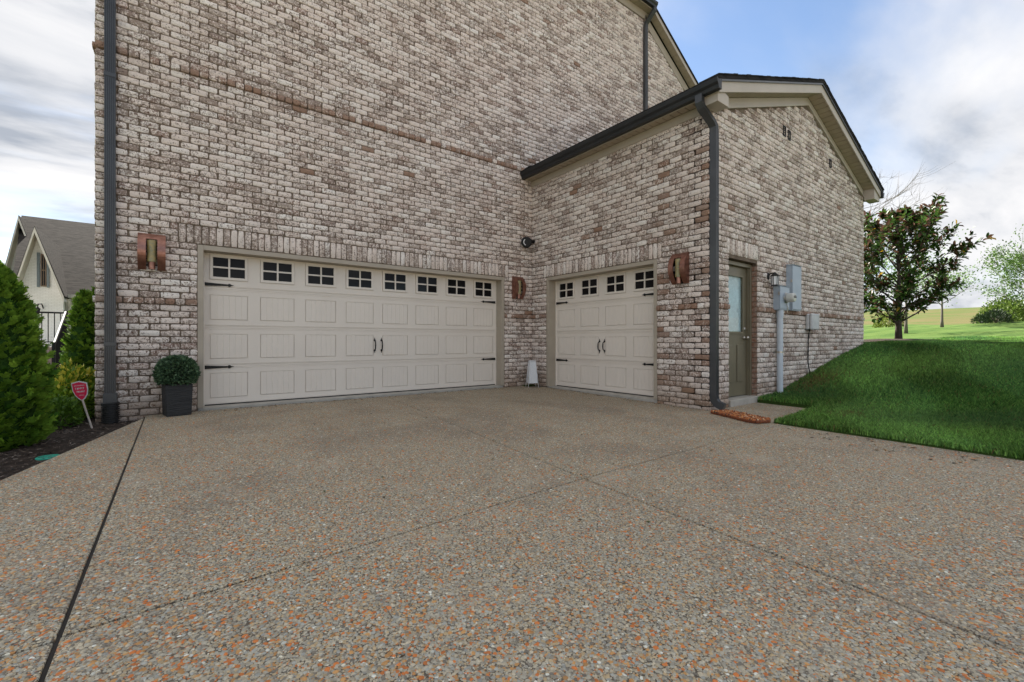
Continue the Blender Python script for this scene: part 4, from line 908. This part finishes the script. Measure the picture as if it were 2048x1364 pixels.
inner = plain('inner_evergreen_growth', (0.016, 0.045, 0.008), (0.035, 0.08, 0.014), 25, 0.95, bump=0.03, bscale=30, spec=0.1)
arborvitae((-7.27, -1.12, -0.06), 1.66, 0.385, 34000, 'big bushy evergreen in the bed at the left edge of the driveway', sz=0.056)
arborvitae((-7.10, 2.6, 0.0), 1.68, 0.25, 8000, 'narrow upright evergreen beside the iron stair rail', group=None)
arborvitae((-7.05, 3.35, 0.0), 1.80, 0.20, 4000, 'narrow evergreen peeking out past the left corner of the brick house')
def bush(name, loc, rx, ry, rz_, n, size, lo, hi, label, cat, tip=None, asp=0.55, group=None, m='leaf'):
    r = empty(name, loc); tag(r, label, cat, group)
    def g():
        v = Vector((rng.gauss(0, 1), rng.gauss(0, 1), abs(rng.gauss(0, 1))*1.1-0.15)).normalized(); k = rng.uniform(0.62, 1.05)+0.12*math.sin(v.x*7)*math.sin(v.y*6+v.z*5)
        return (v.x*rx*k, v.y*ry*k, v.z*rz_*k+0.06), v+Vector((0, 0, 0.5)), (rng.random(), v.z*k)
    def cf(c):
        t, z = c; col = lerp(lo, hi, t)
        return tip if tip and z > 0.55 and t > 0.62 else col
    v, f, c = leaf_cloud(n, g, size, asp, cf)
    link('foliage', np_mesh('foliage', v, [f], M[m], col=c), r)
    mb = MB()
    for k in range(7):
        a = k*0.9; mb.tube([(0, 0, -0.05), (math.cos(a)*rx*0.35, math.sin(a)*ry*0.35, rz_*0.5), (math.cos(a)*rx*0.6, math.sin(a)*ry*0.6, rz_*0.85)], [size*0.16, size*0.12, size*0.05], 5)
    mb.build('stem', M['bark'], r); return r
bush('golden_shrub', (-6.97, 0.63, -0.06), 0.26, 0.40, 0.58, 3800, 0.062, (0.11, 0.22, 0.02), (0.32, 0.44, 0.04), 'yellow-green leafy shrub between the brick corner and the evergreens', 'shrub', tip=(0.70, 0.62, 0.08))
bush('golden_shrub', (-6.97, -0.10, -0.06), 0.15, 0.2, 0.27, 1100, 0.05, (0.05, 0.12, 0.014), (0.14, 0.25, 0.03), 'low mid-green shrub just behind the red yard sign', 'shrub')

# ------------------------------------------------------------------ iron rail, steps and the neighbour's house
st = empty('brick_steps', (-8.5, 5.3, -0.05)); tag(st, 'flight of brick steps behind the narrow evergreen at the left', 'steps')
for k in range(5):
    mb = MB(); mb.box(-0.9, 0.78, -0.85+0.33*k, 0.80, 0.17*k+(0.001 if k else 0), 0.17*(k+1)); mb.build('step', M['stepbrick'], st, bevel=0.008)
rl = empty('iron_railing', (-7.78, 6.0, 0.8)); tag(rl, 'black iron stair railing with thin balusters at the left', 'railing')
mb = MB(); mb.tube([(-1.6, 0, 0.71), (0, 0, 0.71)], 0.020, 6); mb.tube([(0, 0, 0.74), (0.05, -1.5, 0.06)], 0.024, 6); mb.tube([(0, 0, 0.74), (0.28, 0.2, 0.86)], 0.02, 6); mb.build('handrail', M['black'], rl)
mb = MB(); mb.tube([(-1.6, 0, 0.10), (0, 0, 0.10)], 0.013, 6); mb.build('bottom_rail', M['black'], rl)
for p in ((0, 0, -0.05, 0.76), (0.05, -1.5, -0.75, 0.10)):
    mb = MB(); mb.box(p[0]-0.024, p[0]+0.024, p[1]-0.024, p[1]+0.024, p[2], p[3]); mb.build('post', M['black'], rl)
for k in range(17):
    mb = MB(); mb.tube([(-1.55+k*0.092, 0, 0.10), (-1.55+k*0.092, 0, 0.70)], 0.0085, 5); mb.build('baluster', M['black'], rl)
for k in range(1, 12):
    t = k/12; mb = MB(); mb.tube([(0.05*t, -1.5*t, 0.03-0.72*t), (0.05*t, -1.5*t, 0.73-0.68*t)], 0.0085, 5); mb.build('baluster', M['black'], rl)

def onplane(px, py, Yp):
    u = (px-1024)/FPX; d = u*RX+FW; t = (Yp-CAMY)/d[1]; return (CAMX+d[0]*t, Yp, CAMZ-(py-682)/FPX*t)
nb = empty('white_brick_house', (-11.5, 30, 0)); NO = Vector((-11.5, 30, 0)); tag(nb, 'white painted brick house with steep gables and grey shingle roof beyond the evergreens', 'house')
def npnt(p): return tuple(Vector(p)-NO)
def gable(Yf, apex, rbase, lbase, back, wl, wr, over=0.45):
    A = onplane(*apex, Yf); B = onplane(*rbase, Yf); D = onplane(*lbase, Yf)
    ax_, az = A[0], A[2]; bz_ = B[2]; hw_r = B[0]-ax_; hw_l = ax_-D[0]
    Yw = Yf+over
    m1 = MB(); m1.prism([(ax_-hw_l*0.86, -0.5), (ax_+hw_r*0.86, -0.5), (ax_+hw_r*0.86, bz_+0.35), (ax_, az-0.30), (ax_-hw_l*0.86, bz_+0.35)], lambda x, z: npnt((x, Yw, z)), lambda x, z: npnt((x, back, z))); m1.build('wall', M['wbrick'], nb)
    for hw, sg in ((hw_r, 1), (hw_l, -1)):
        zb = az-(az-bz_)*(1.0); xb = ax_+sg*hw
        m1 = MB(); m1.quadbox([npnt(p) for p in ((ax_, Yf, az-0.09), (xb, Yf, zb-0.09), (xb, back, zb-0.09), (ax_, back, az-0.09), (ax_, Yf, az), (xb+sg*0.03, Yf, zb), (xb+sg*0.03, back, zb), (ax_, back, az))]); m1.build('roof', M['nroof'], nb)
        m1 = MB(); m1.quadbox([npnt(p) for p in ((ax_, Yf-0.03, az-0.36), (xb, Yf-0.03, zb-0.36), (xb, Yf+0.02, zb-0.36), (ax_, Yf+0.02, az-0.36), (ax_, Yf-0.03, az-0.06), (xb, Yf-0.03, zb-0.06), (xb, Yf+0.02, zb-0.06), (ax_, Yf+0.02, az-0.06))]); m1.build('rake_board', M['cream'], nb)
        m1 = MB(); m1.quadbox([npnt(p) for p in ((ax_, Yf+0.03, az-0.30), (xb, Yf+0.03, zb-0.30), (xb, Yw+0.05, zb-0.30), (ax_, Yw+0.05, az-0.30), (ax_, Yf+0.03, az-0.24), (xb, Yf+0.03, zb-0.24), (xb, Yw+0.05, zb-0.24), (ax_, Yw+0.05, az-0.24))]); m1.build('soffit', M['cream'], nb)
    return ax_, az
gable(27.0, (69, 452), (128, 592), (22, 592), 37.0, 0, 0, 0.9)
gable(34.5, (37, 430), (80, 540), (10, 518), 37.6, 0, 0, 0.9)
# main roof: slope towards us, ridge along X
rl0 = onplane(37, 430, 37.3); er = onplane(128, 590, 28.4)
mb = MB(); zr = rl0[2]; ze = er[2]+0.05
mb.quadbox([npnt(p) for p in ((-13.0, 28.2, ze-0.08), (-2.0, 28.2, ze-0.08), (-2.0, 37.3, zr-0.08), (-14.3, 37.3, zr-0.08), (-13.0, 28.2, ze), (-2.0, 28.2, ze), (-2.0, 37.3, zr), (-14.3, 37.3, zr))])
mb.quadbox([npnt(p) for p in ((-14.3, 37.31, zr-0.08), (-2.0, 37.31, zr-0.08), (-2.0, 46, ze), (-14.3, 46, ze), (-14.3, 37.31, zr), (-2.0, 37.31, zr), (-2.0, 46, ze+0.08), (-14.3, 46, ze+0.08))]); mb.build('roof', M['nroof'], nb)
mb = MB(); mb.box(-11.2, -2.3, 28.7, 45, -0.5, ze-0.1, lambda x, y, z: npnt((x, y, z))); mb.build('wall', M['wbrick'], nb)
mb = MB(); mb.box(-11.0, -2.0, 28.02, 28.19, ze-0.22, ze-0.02, lambda x, y, z: npnt((x, y, z))); mb.build('gutter', M['cream'], nb)
mb = MB(); mb.tube([npnt((-10.75, 28.15, ze-0.25)), npnt((-10.75, 28.45, ze-0.7)), npnt((-10.75, 28.6, ze-1.0)), npnt((-10.75, 28.6, 0))], 0.10, 6); mb.build('downspout', M['cream'], nb)
# window with open shutters in the near gable
wl_, wr_ = onplane(83, 540, 27.88), onplane(92, 540, 27.88); zt_, zb_ = onplane(85, 508, 27.88)[2], onplane(85, 573, 27.88)[2]; cx0, cx1 = wl_[0], wr_[0]
wf = MB(); grid_plate(wf, lambda x, n_, z: npnt((x, 27.88-n_, z)), [cx0-0.02, cx0+0.02, (cx0+cx1)/2-0.012, (cx0+cx1)/2+0.012, cx1-0.02, cx1+0.02], [zb_, zb_+0.06, (zb_+zt_)/2-0.03, (zb_+zt_)/2+0.03, zt_-0.06, zt_], lambda i, j: i in (1, 3) and j in (1, 3), 0, 0.06)
wo = wf.build('window', M['wood'], nb); mb = MB(); mb.box(cx0, cx1, 27.86, 27.87, zb_, zt_, lambda x, y, z: npnt((x, y, z))); mb.build('pane', M['glass'], wo)
for a_, b_ in ((74, 80), (94, 99)):
    xa, xb = onplane(a_, 540, 27.85)[0], onplane(b_, 540, 27.85)[0]; mb = MB(); mb.box(xa, xb, 27.80, 27.86, zb_-0.05, zt_+0.05, lambda x, y, z: npnt((x, y, z)))
    for k in range(12): mb.box(xa+0.015, xb-0.015, 27.785, 27.80, zb_+0.05+k*(zt_-zb_-0.1)/12, zb_+0.05+(k+0.6)*(zt_-zb_-0.1)/12, lambda x, y, z: npnt((x, y, z)))
    mb.build('shutter', M['shutter'], nb)
xa, xb = onplane(40, 540, 35.3)[0], onplane(46, 540, 35.3)[0]
mb = MB(); mb.box(xa, xb, 35.28, 35.36, onplane(43, 556, 35.3)[2], onplane(43, 528, 35.3)[2], lambda x, y, z: npnt((x, y, z))); mb.build('shutter', M['shutter'], nb)
# a small wall lantern by the steps of that house
pl_ = onplane(80, 620, 27.85); r = empty('porch_lantern', pl_); tag(r, 'tiny black porch lantern on the white brick wall above the iron railing', 'lantern')
mb = MB(); mb.tube([(0.12, 0.05, 0.1), (0.10, -0.2, 0.32), (-0.02, -0.3, 0.30), (-0.04, -0.3, 0.12)], 0.03, 6); mb.build('arm', M['black'], r)
mb = MB(); mb.lathe([(0.03, 0.14), (0.11, 0.05), (0.10, -0.02), (0.06, -0.24), (0.03, -0.26)], 6, lambda x, y, z: (x-0.04, y-0.3, z)); mb.build('lamp', M['black'], r)

# ------------------------------------------------------------------ lawn grass
def noise2(x, y, s=1.0):
    return 0.5+0.25*(np.sin(x*1.7*s+1.3*np.sin(y*1.1*s))+np.sin(y*2.3*s+1.7*np.sin(x*0.9*s+2)))
n = 430000
dep = 3.0+12.5*nrg.random(n)**1.75; uu = nrg.uniform(0.30, 1.19, n)
gp = np.array([CAMX, CAMY])+dep[:, None]*(uu[:, None]*RX+FW); gx, gy = gp[:, 0], gp[:, 1]
ok = (gx > -0.27+nrg.normal(0, .006, n)) & ~((gx < 1.362) & (gy > -4.815)) & ~((gy > -3.885)) & (gy > -14)
gx, gy, dep = gx[ok], gy[ok], dep[ok]; n = len(gx); gz = H(gx, gy)
an = nrg.uniform(0, 6.283, n); hgt = nrg.uniform(0.032, 0.075, n)*(0.75+0.5*noise2(gx, gy, 1.5)); wd = nrg.uniform(0.0018, 0.0036, n)*(1+dep*0.17); ld = nrg.uniform(0, 6.283, n); lm = hgt*nrg.uniform(0.1, 0.75, n)
bx0, by0 = np.cos(an)*wd, np.sin(an)*wd; lx, ly = np.cos(ld)*lm, np.sin(ld)*lm
gv = np.stack([np.stack([gx-bx0, gy-by0, gz-0.004], -1), np.stack([gx+bx0, gy+by0, gz-0.004], -1), np.stack([gx+lx*0.4+bx0*0.8, gy+ly*0.4+by0*0.8, gz+hgt*0.6], -1), np.stack([gx+lx, gy+ly, gz+hgt*0.95], -1), np.stack([gx+lx*0.4-bx0*0.8, gy+ly*0.4-by0*0.8, gz+hgt*0.6], -1)], 1).reshape(-1, 3)
gi = np.arange(n)*5; gf = np.stack([gi, gi+1, gi+2, gi+3, gi+4], 1)
t = np.clip(noise2(gx, gy, 0.9)*0.7+nrg.normal(0.15, 0.25, n), 0, 1)[:, None]
gc = np.array([0.026, 0.078, 0.012])*(1-t)+np.array([0.125, 0.220, 0.045])*t; gc *= nrg.uniform(0.5, 1.7, (n, 1))*1.85; st_ = np.clip(0.5+1.6*np.sin(gx*1.15-gy*3.4+0.6*np.sin(gx*1.9)), 0, 1); gc *= (0.87+0.22*st_+0.45*(noise2(gx*0.8, gy*0.8, 2.1)-0.5))[:, None]; gc += np.array([0.010, 0.020, 0.018])*st_[:, None]
blue = (np.clip(noise2(gx+9, gy-3, 1.1)-0.55, 0, 1)*1.6)[:, None]; gc = gc*(1-blue*0.6)+np.array([0.045, 0.12, 0.05])*blue*0.6
dry = nrg.random(n) < 0.02+0.55*np.exp(-((gx-3.0)**2/0.5+(gy+4.15)**2/0.05))+0.55*np.exp(-((gx-0.75)**2/0.06+(gy+5.28)**2/0.015))
gc[dry] = np.array([0.26, 0.19, 0.07])*nrg.uniform(0.6, 1.1, (dry.sum(), 1))
tag(link('lawn_grass', np_mesh('lawn_grass', gv, [gf], M['blade'], col=np.repeat(np.concatenate([gc, np.ones((n, 1))], 1), 5, 0))), 'thick green mown grass right of the driveway', 'grass', kind='stuff')

# ------------------------------------------------------------------ trees on the right
def branch_tree(mb, base, height, crown_r, trunk_r, clear, nl, r_, tips, sub=5, up=0.6, top_w=0.35, lean=(0, 0)):
    B = Vector(base); tr = [B+Vector((lean[0]*t+r_.gauss(0, .03)*height*0.15*t, lean[1]*t+r_.gauss(0, .03)*height*0.15*t, height*0.86*t)) for t in np.linspace(0, 1, 7)]
    mb.tube(tr, [trunk_r*(1.25 if i == 0 else 1)*(1-0.85*i/6) for i in range(7)], 8)
    for i in range(nl):
        t = clear+(0.96-clear)*(i+0.5)/nl; k = t*6; j = min(5, int(k)); p0 = tr[j].lerp(tr[j+1], k-j); a = i*2.4+r_.uniform(-.5, .5)
        env = math.sin(math.pi*min(1, (0.18+(t-clear)/(1-clear)*0.82)))**0.7; env = max(env, 0.25); ln_ = crown_r*env*r_.uniform(0.75, 1.1)
        d = Vector((math.cos(a), math.sin(a), up*r_.uniform(0.6, 1.3)))
        pts = [p0, p0+d*ln_*0.35, p0+d*ln_*0.7+Vector((0, 0, ln_*0.07)), p0+d*ln_+Vector((0, 0, ln_*0.22))]
        rb = trunk_r*(0.42-0.2*t); mb.tube(pts, [rb, rb*0.7, rb*0.45, rb*0.18], 5)
        for s in range(sub):
            f = r_.uniform(0.3, 1.0); kk = f*3; jj = min(2, int(kk)); q0 = pts[jj].lerp(pts[jj+1], kk-jj)
            d2 = (d*0.6+Vector((r_.gauss(0, .6), r_.gauss(0, .6), r_.gauss(0.3, .45)))).normalized(); l2 = ln_*r_.uniform(0.22, 0.45)
            q1 = q0+d2*l2*0.5; q2 = q0+d2*l2+Vector((0, 0, l2*0.15)); mb.tube([q0, q1, q2], [rb*0.35, rb*0.22, rb*0.09], 4); tips += [(q2, d2), (q1, d2), (q1.lerp(q2, 0.5), d2)]
        tips.append((pts[-1], d.normalized()))
def gpos(px, depth):
    x, y, _ = P(px, 682, depth); return (x, y, float(H(x, y)))
# magnolia: big separate leaves
mp_ = gpos(1797, 14.0); mag = empty('magnolia_tree', mp_); tag(mag, 'dark glossy magnolia with rusty leaf undersides right of the brick wing', 'tree')
r_ = random.Random(21); mb = MB(); tips = []
branch_tree(mb, (0, 0, -0.05), 4.65, 1.5, 0.085, 0.11, 42, r_, tips, 9, 0.58); mb.build('trunk', M['bark'], mag, smooth=True)
def leaf_verts(L_, W_, fold):
    return np.array([(0, 0, 0), (L_*0.35, W_*0.46, fold), (L_*0.75, W_*0.40, fold*0.9), (L_, 0, -0.1*L_), (L_*0.75, -W_*0.40, fold*0.9), (L_*0.35, -W_*0.46, fold), (L_*0.5, 0, -0.02*L_)])
lf_f = np.array([(0, 6, 1), (1, 6, 2), (2, 6, 3), (3, 6, 4), (4, 6, 5), (5, 6, 0)])
lmesh = []
greens = [(0.03, 0.072, 0.014), (0.050, 0.105, 0.02), (0.075, 0.15, 0.026), (0.02, 0.045, 0.012), (0.155, 0.080, 0.052), (0.105, 0.054, 0.036), (0.085, 0.14, 0.025), (0.50, 0.31, 0.02)]
leaves = []
r_ = random.Random(5)
for p, d in tips:
    nl = r_.choice((4, 5, 5, 6, 6))
    for k in range(nl):
        a = 2.4*k+r_.uniform(-.3, .3); q_ = d.cross(Vector((0, 0, 1)));
        if q_.length < 0.05: q_ = Vector((1, 0, 0))
        q_.normalize(); q2 = d.cross(q_)
        dd = (d*r_.uniform(0.25, 0.9)+(q_*math.cos(a)+q2*math.sin(a))*0.8+Vector((0, 0, r_.uniform(-.25, .3)))).normalized()
        zrel = p.z/4.75
        ci_ = r_.choices(range(8), [4, 4.5, 3.2, 2, 1.4+4.0*zrel**1.5, 1.6+3.6*zrel**1.5, 1.6, 0.16])[0]
        s_ = dd.cross(Vector((r_.gauss(0, .35), r_.gauss(0, .35), 1))).normalized(); n_ = s_.cross(dd)
        leaves.append((p-d*r_.uniform(0, 0.12), dd, s_, n_, ci_, r_.uniform(0.13, 0.23)))
for ci_, col in enumerate(greens):
    v = leaf_verts(1.0, 0.42, 0.05); lmesh.append(np_mesh('leaf', v, [lf_f], M['leaf'], col=np.tile((*col, 1), (7, 1))))
CV = np.array([CAMX, CAMY, CAMZ])
leaves.sort(key=lambda l_: (l_[0]+Vector(mp_)-Vector(CV)).length+(0 if project(np.array(Vector(mp_)+l_[0]))[0] > 1735 else 50))
for p, dd, s_, n_, ci_, sz_ in leaves[:300]:
    o = link('leaf', lmesh[ci_], mag); m4 = Matrix((dd, s_, n_)).transposed().to_4x4(); m4.translation = p; o.matrix_local = m4 @ Matrix.Scale(sz_, 4)
V = []; Cc = []; lv0 = leaf_verts(1.0, 0.42, 0.05)
for p, dd, s_, n_, ci_, sz_ in leaves[300:]:
    R3 = np.array([tuple(dd), tuple(s_), tuple(n_)]); V.append(lv0*sz_ @ R3+np.array(p)); kk = rng.uniform(0.7, 1.3); Cc.append(np.tile((*[c*kk for c in greens[ci_]], 1), (7, 1)))
nL = len(V); Fm = (lf_f[None]+np.arange(nL)[:, None, None]*7).reshape(-1, 3)
tag(link('leaf', np_mesh('leaf', np.concatenate(V), [Fm], M['leaf'], col=np.concatenate(Cc)), mag), kind='stuff')
mb = MB(); pr_ = []
mr = empty('mulch_ring', mp_); tag(mr, 'round dark mulch ring on the lawn at the magnolia trunk', 'mulch'); mr['kind'] = 'structure'
V = []; 
for k in range(36):
    a = 2*math.pi*k/36; rr = 1.25+0.1*math.sin(3*a)+rng.uniform(-.05, .05); V.append((rr*math.cos(a), rr*math.sin(a)))
mb = MB(); b = 0; mb.v = [(0, 0, 0.09)]
for rr, dz in ((0.5, 0.075), (0.85, 0.045), (1.0, -0.02)):
    for x, y in V: mb.v.append((x*rr, y*rr, float(H(mp_[0]+x*rr, mp_[1]+y*rr))-mp_[2]+dz))
for k in range(36): mb.f.append((0, 1+k, 1+(k+1) % 36))
for q_ in range(2):
    for k in range(36): mb.f.append((1+q_*36+k, 1+(q_+1)*36+k, 1+(q_+1)*36+(k+1) % 36, 1+q_*36+(k+1) % 36))
mb.build('mulch', M['mulch'], mr)

def leafy(name, pos, h, cr, tr, clear, nl, n_leaf, size, lo, hi, label, seed, barkm='bark2', sub=6, up=0.7, asp=0.6, spread=0.35, lean=(0, 0)):
    o = empty(name, pos); tag(o, label, 'tree'); r2 = random.Random(seed); mb = MB(); tips = []
    branch_tree(mb, (0, 0, -0.1), h, cr, tr, clear, nl, r2, tips, sub, up, lean=lean); mb.build('trunk', M[barkm], o, smooth=True)
    if n_leaf:
        def g():
            p, d = r2.choice(tips); t = r2.random(); return p+Vector((r2.gauss(0, spread), r2.gauss(0, spread), r2.gauss(0, spread*0.8))), d, t
        v, f, c = leaf_cloud(n_leaf, g, size, asp, lambda t: lerp(lo, hi, t), jitter=0.8); link('crown', np_mesh('crown', v, [f], M['leaf'], col=c), o)
    return o
leafy('young_tree', gpos(1812, 26), 4.6, 1.9, 0.085, 0.42, 14, 1500, 0.13, (0.06, 0.13, 0.02), (0.14, 0.25, 0.05), 'young tree whose grey trunk shows close behind the magnolia', 2)
leafy('young_tree', gpos(1884, 34), 4.3, 1.9, 0.10, 0.42, 14, 1500, 0.15, (0.08, 0.16, 0.03), (0.18, 0.30, 0.07), 'pale green young tree with a slim trunk standing beyond the right side of the magnolia', 3)
leafy('leafy_tree', gpos(2072, 36), 5.6, 3.1, 0.12, 0.14, 24, 9000, 0.16, (0.05, 0.11, 0.02), (0.16, 0.26, 0.06), 'airy light green tree at the right edge of the photo', 4, sub=8, up=0.75, spread=0.32)
leafy('bare_tree', gpos(1708, 25), 9.9, 3.7, 0.075, 0.45, 34, 0, 0.1, (0, 0, 0), (0, 0, 0), 'bare leafless tree behind the right end of the wing roof', 9, sub=15, up=0.32)
bush('meadow_bush', gpos(2010, 37), 2.2, 1.6, 1.9, 3000, 0.19, (0.07, 0.13, 0.02), (0.20, 0.27, 0.05), 'yellow-green bush under the airy tree at the right edge', 'bush')
bush('meadow_bush', gpos(2075, 38), 2.4, 1.6, 2.0, 2500, 0.19, (0.07, 0.13, 0.02), (0.18, 0.25, 0.05), 'yellow-green bush partly out of frame at the far right', 'bush')
bush('dark_juniper', gpos(1992, 33.5), 0.95, 0.8, 0.85, 1200, 0.20, (0.010, 0.022, 0.010), (0.03, 0.055, 0.02), 'low dark spiky juniper below the airy tree', 'shrub', asp=0.25)
bush('dark_juniper', gpos(1962, 34.5), 0.55, 0.5, 0.55, 600, 0.17, (0.012, 0.03, 0.010), (0.035, 0.065, 0.02), 'smaller dark juniper left of the spiky one below the airy tree', 'shrub', asp=0.25)
bush('meadow_bush', gpos(1776, 33), 0.9, 0.8, 1.0, 900, 0.16, (0.10, 0.15, 0.02), (0.22, 0.26, 0.05), 'small yellow-green bush behind the magnolia trunk', 'bush')

# ------------------------------------------------------------------ dry litter blown along the walls
pts = []
for i in range(420):
    k = rng.random(); d_ = abs(rng.gauss(0, 0.10))+0.015
    if k < 0.45: x, y = rng.uniform(-5.7, -0.1), -d_
    elif k < 0.7: x, y = -d_, rng.uniform(-3.8, -0.1)
    elif k < 0.85: x, y = rng.uniform(-5.5, -0.3), rng.uniform(-6.4, -0.3)
    else: x, y = rng.uniform(-0.9, -0.29), rng.uniform(-7.0, -5.0)
    pts.append((x, y))
V = []; Fc = []; Cc = []
for x, y in pts:
    a = rng.uniform(0, 6.28); L_ = rng.uniform(0.006, 0.026); W_ = L_*rng.uniform(0.15, 0.6); z = 0.012*y+0.004; j = len(V); c_, s_ = math.cos(a), math.sin(a)
    for lx, ly, lz in ((-L_, 0, 0.001), (0, -W_, 0.004), (L_, 0, 0.002), (0, W_, 0.005), (0, 0, 0.0)): V.append((x+lx*c_-ly*s_, y+lx*s_+ly*c_, z+lz*1.3))
    for f_ in ((0, 1, 4), (1, 2, 4), (2, 3, 4), (3, 0, 4)): Fc.append(tuple(j+q_ for q_ in f_))
    Cc += [(*rng.choice([(0.10, 0.065, 0.035), (0.20, 0.13, 0.06), (0.05, 0.04, 0.03), (0.28, 0.20, 0.10), (0.06, 0.08, 0.025)]), 1)]*5
tag(link('dry_litter', np_mesh('dry_litter', np.array(V), [np.array(Fc)], M['chip'], col=np.array(Cc))), 'dry leaf crumbs scattered along the wall foot and over the driveway', 'leaf litter', kind='stuff')
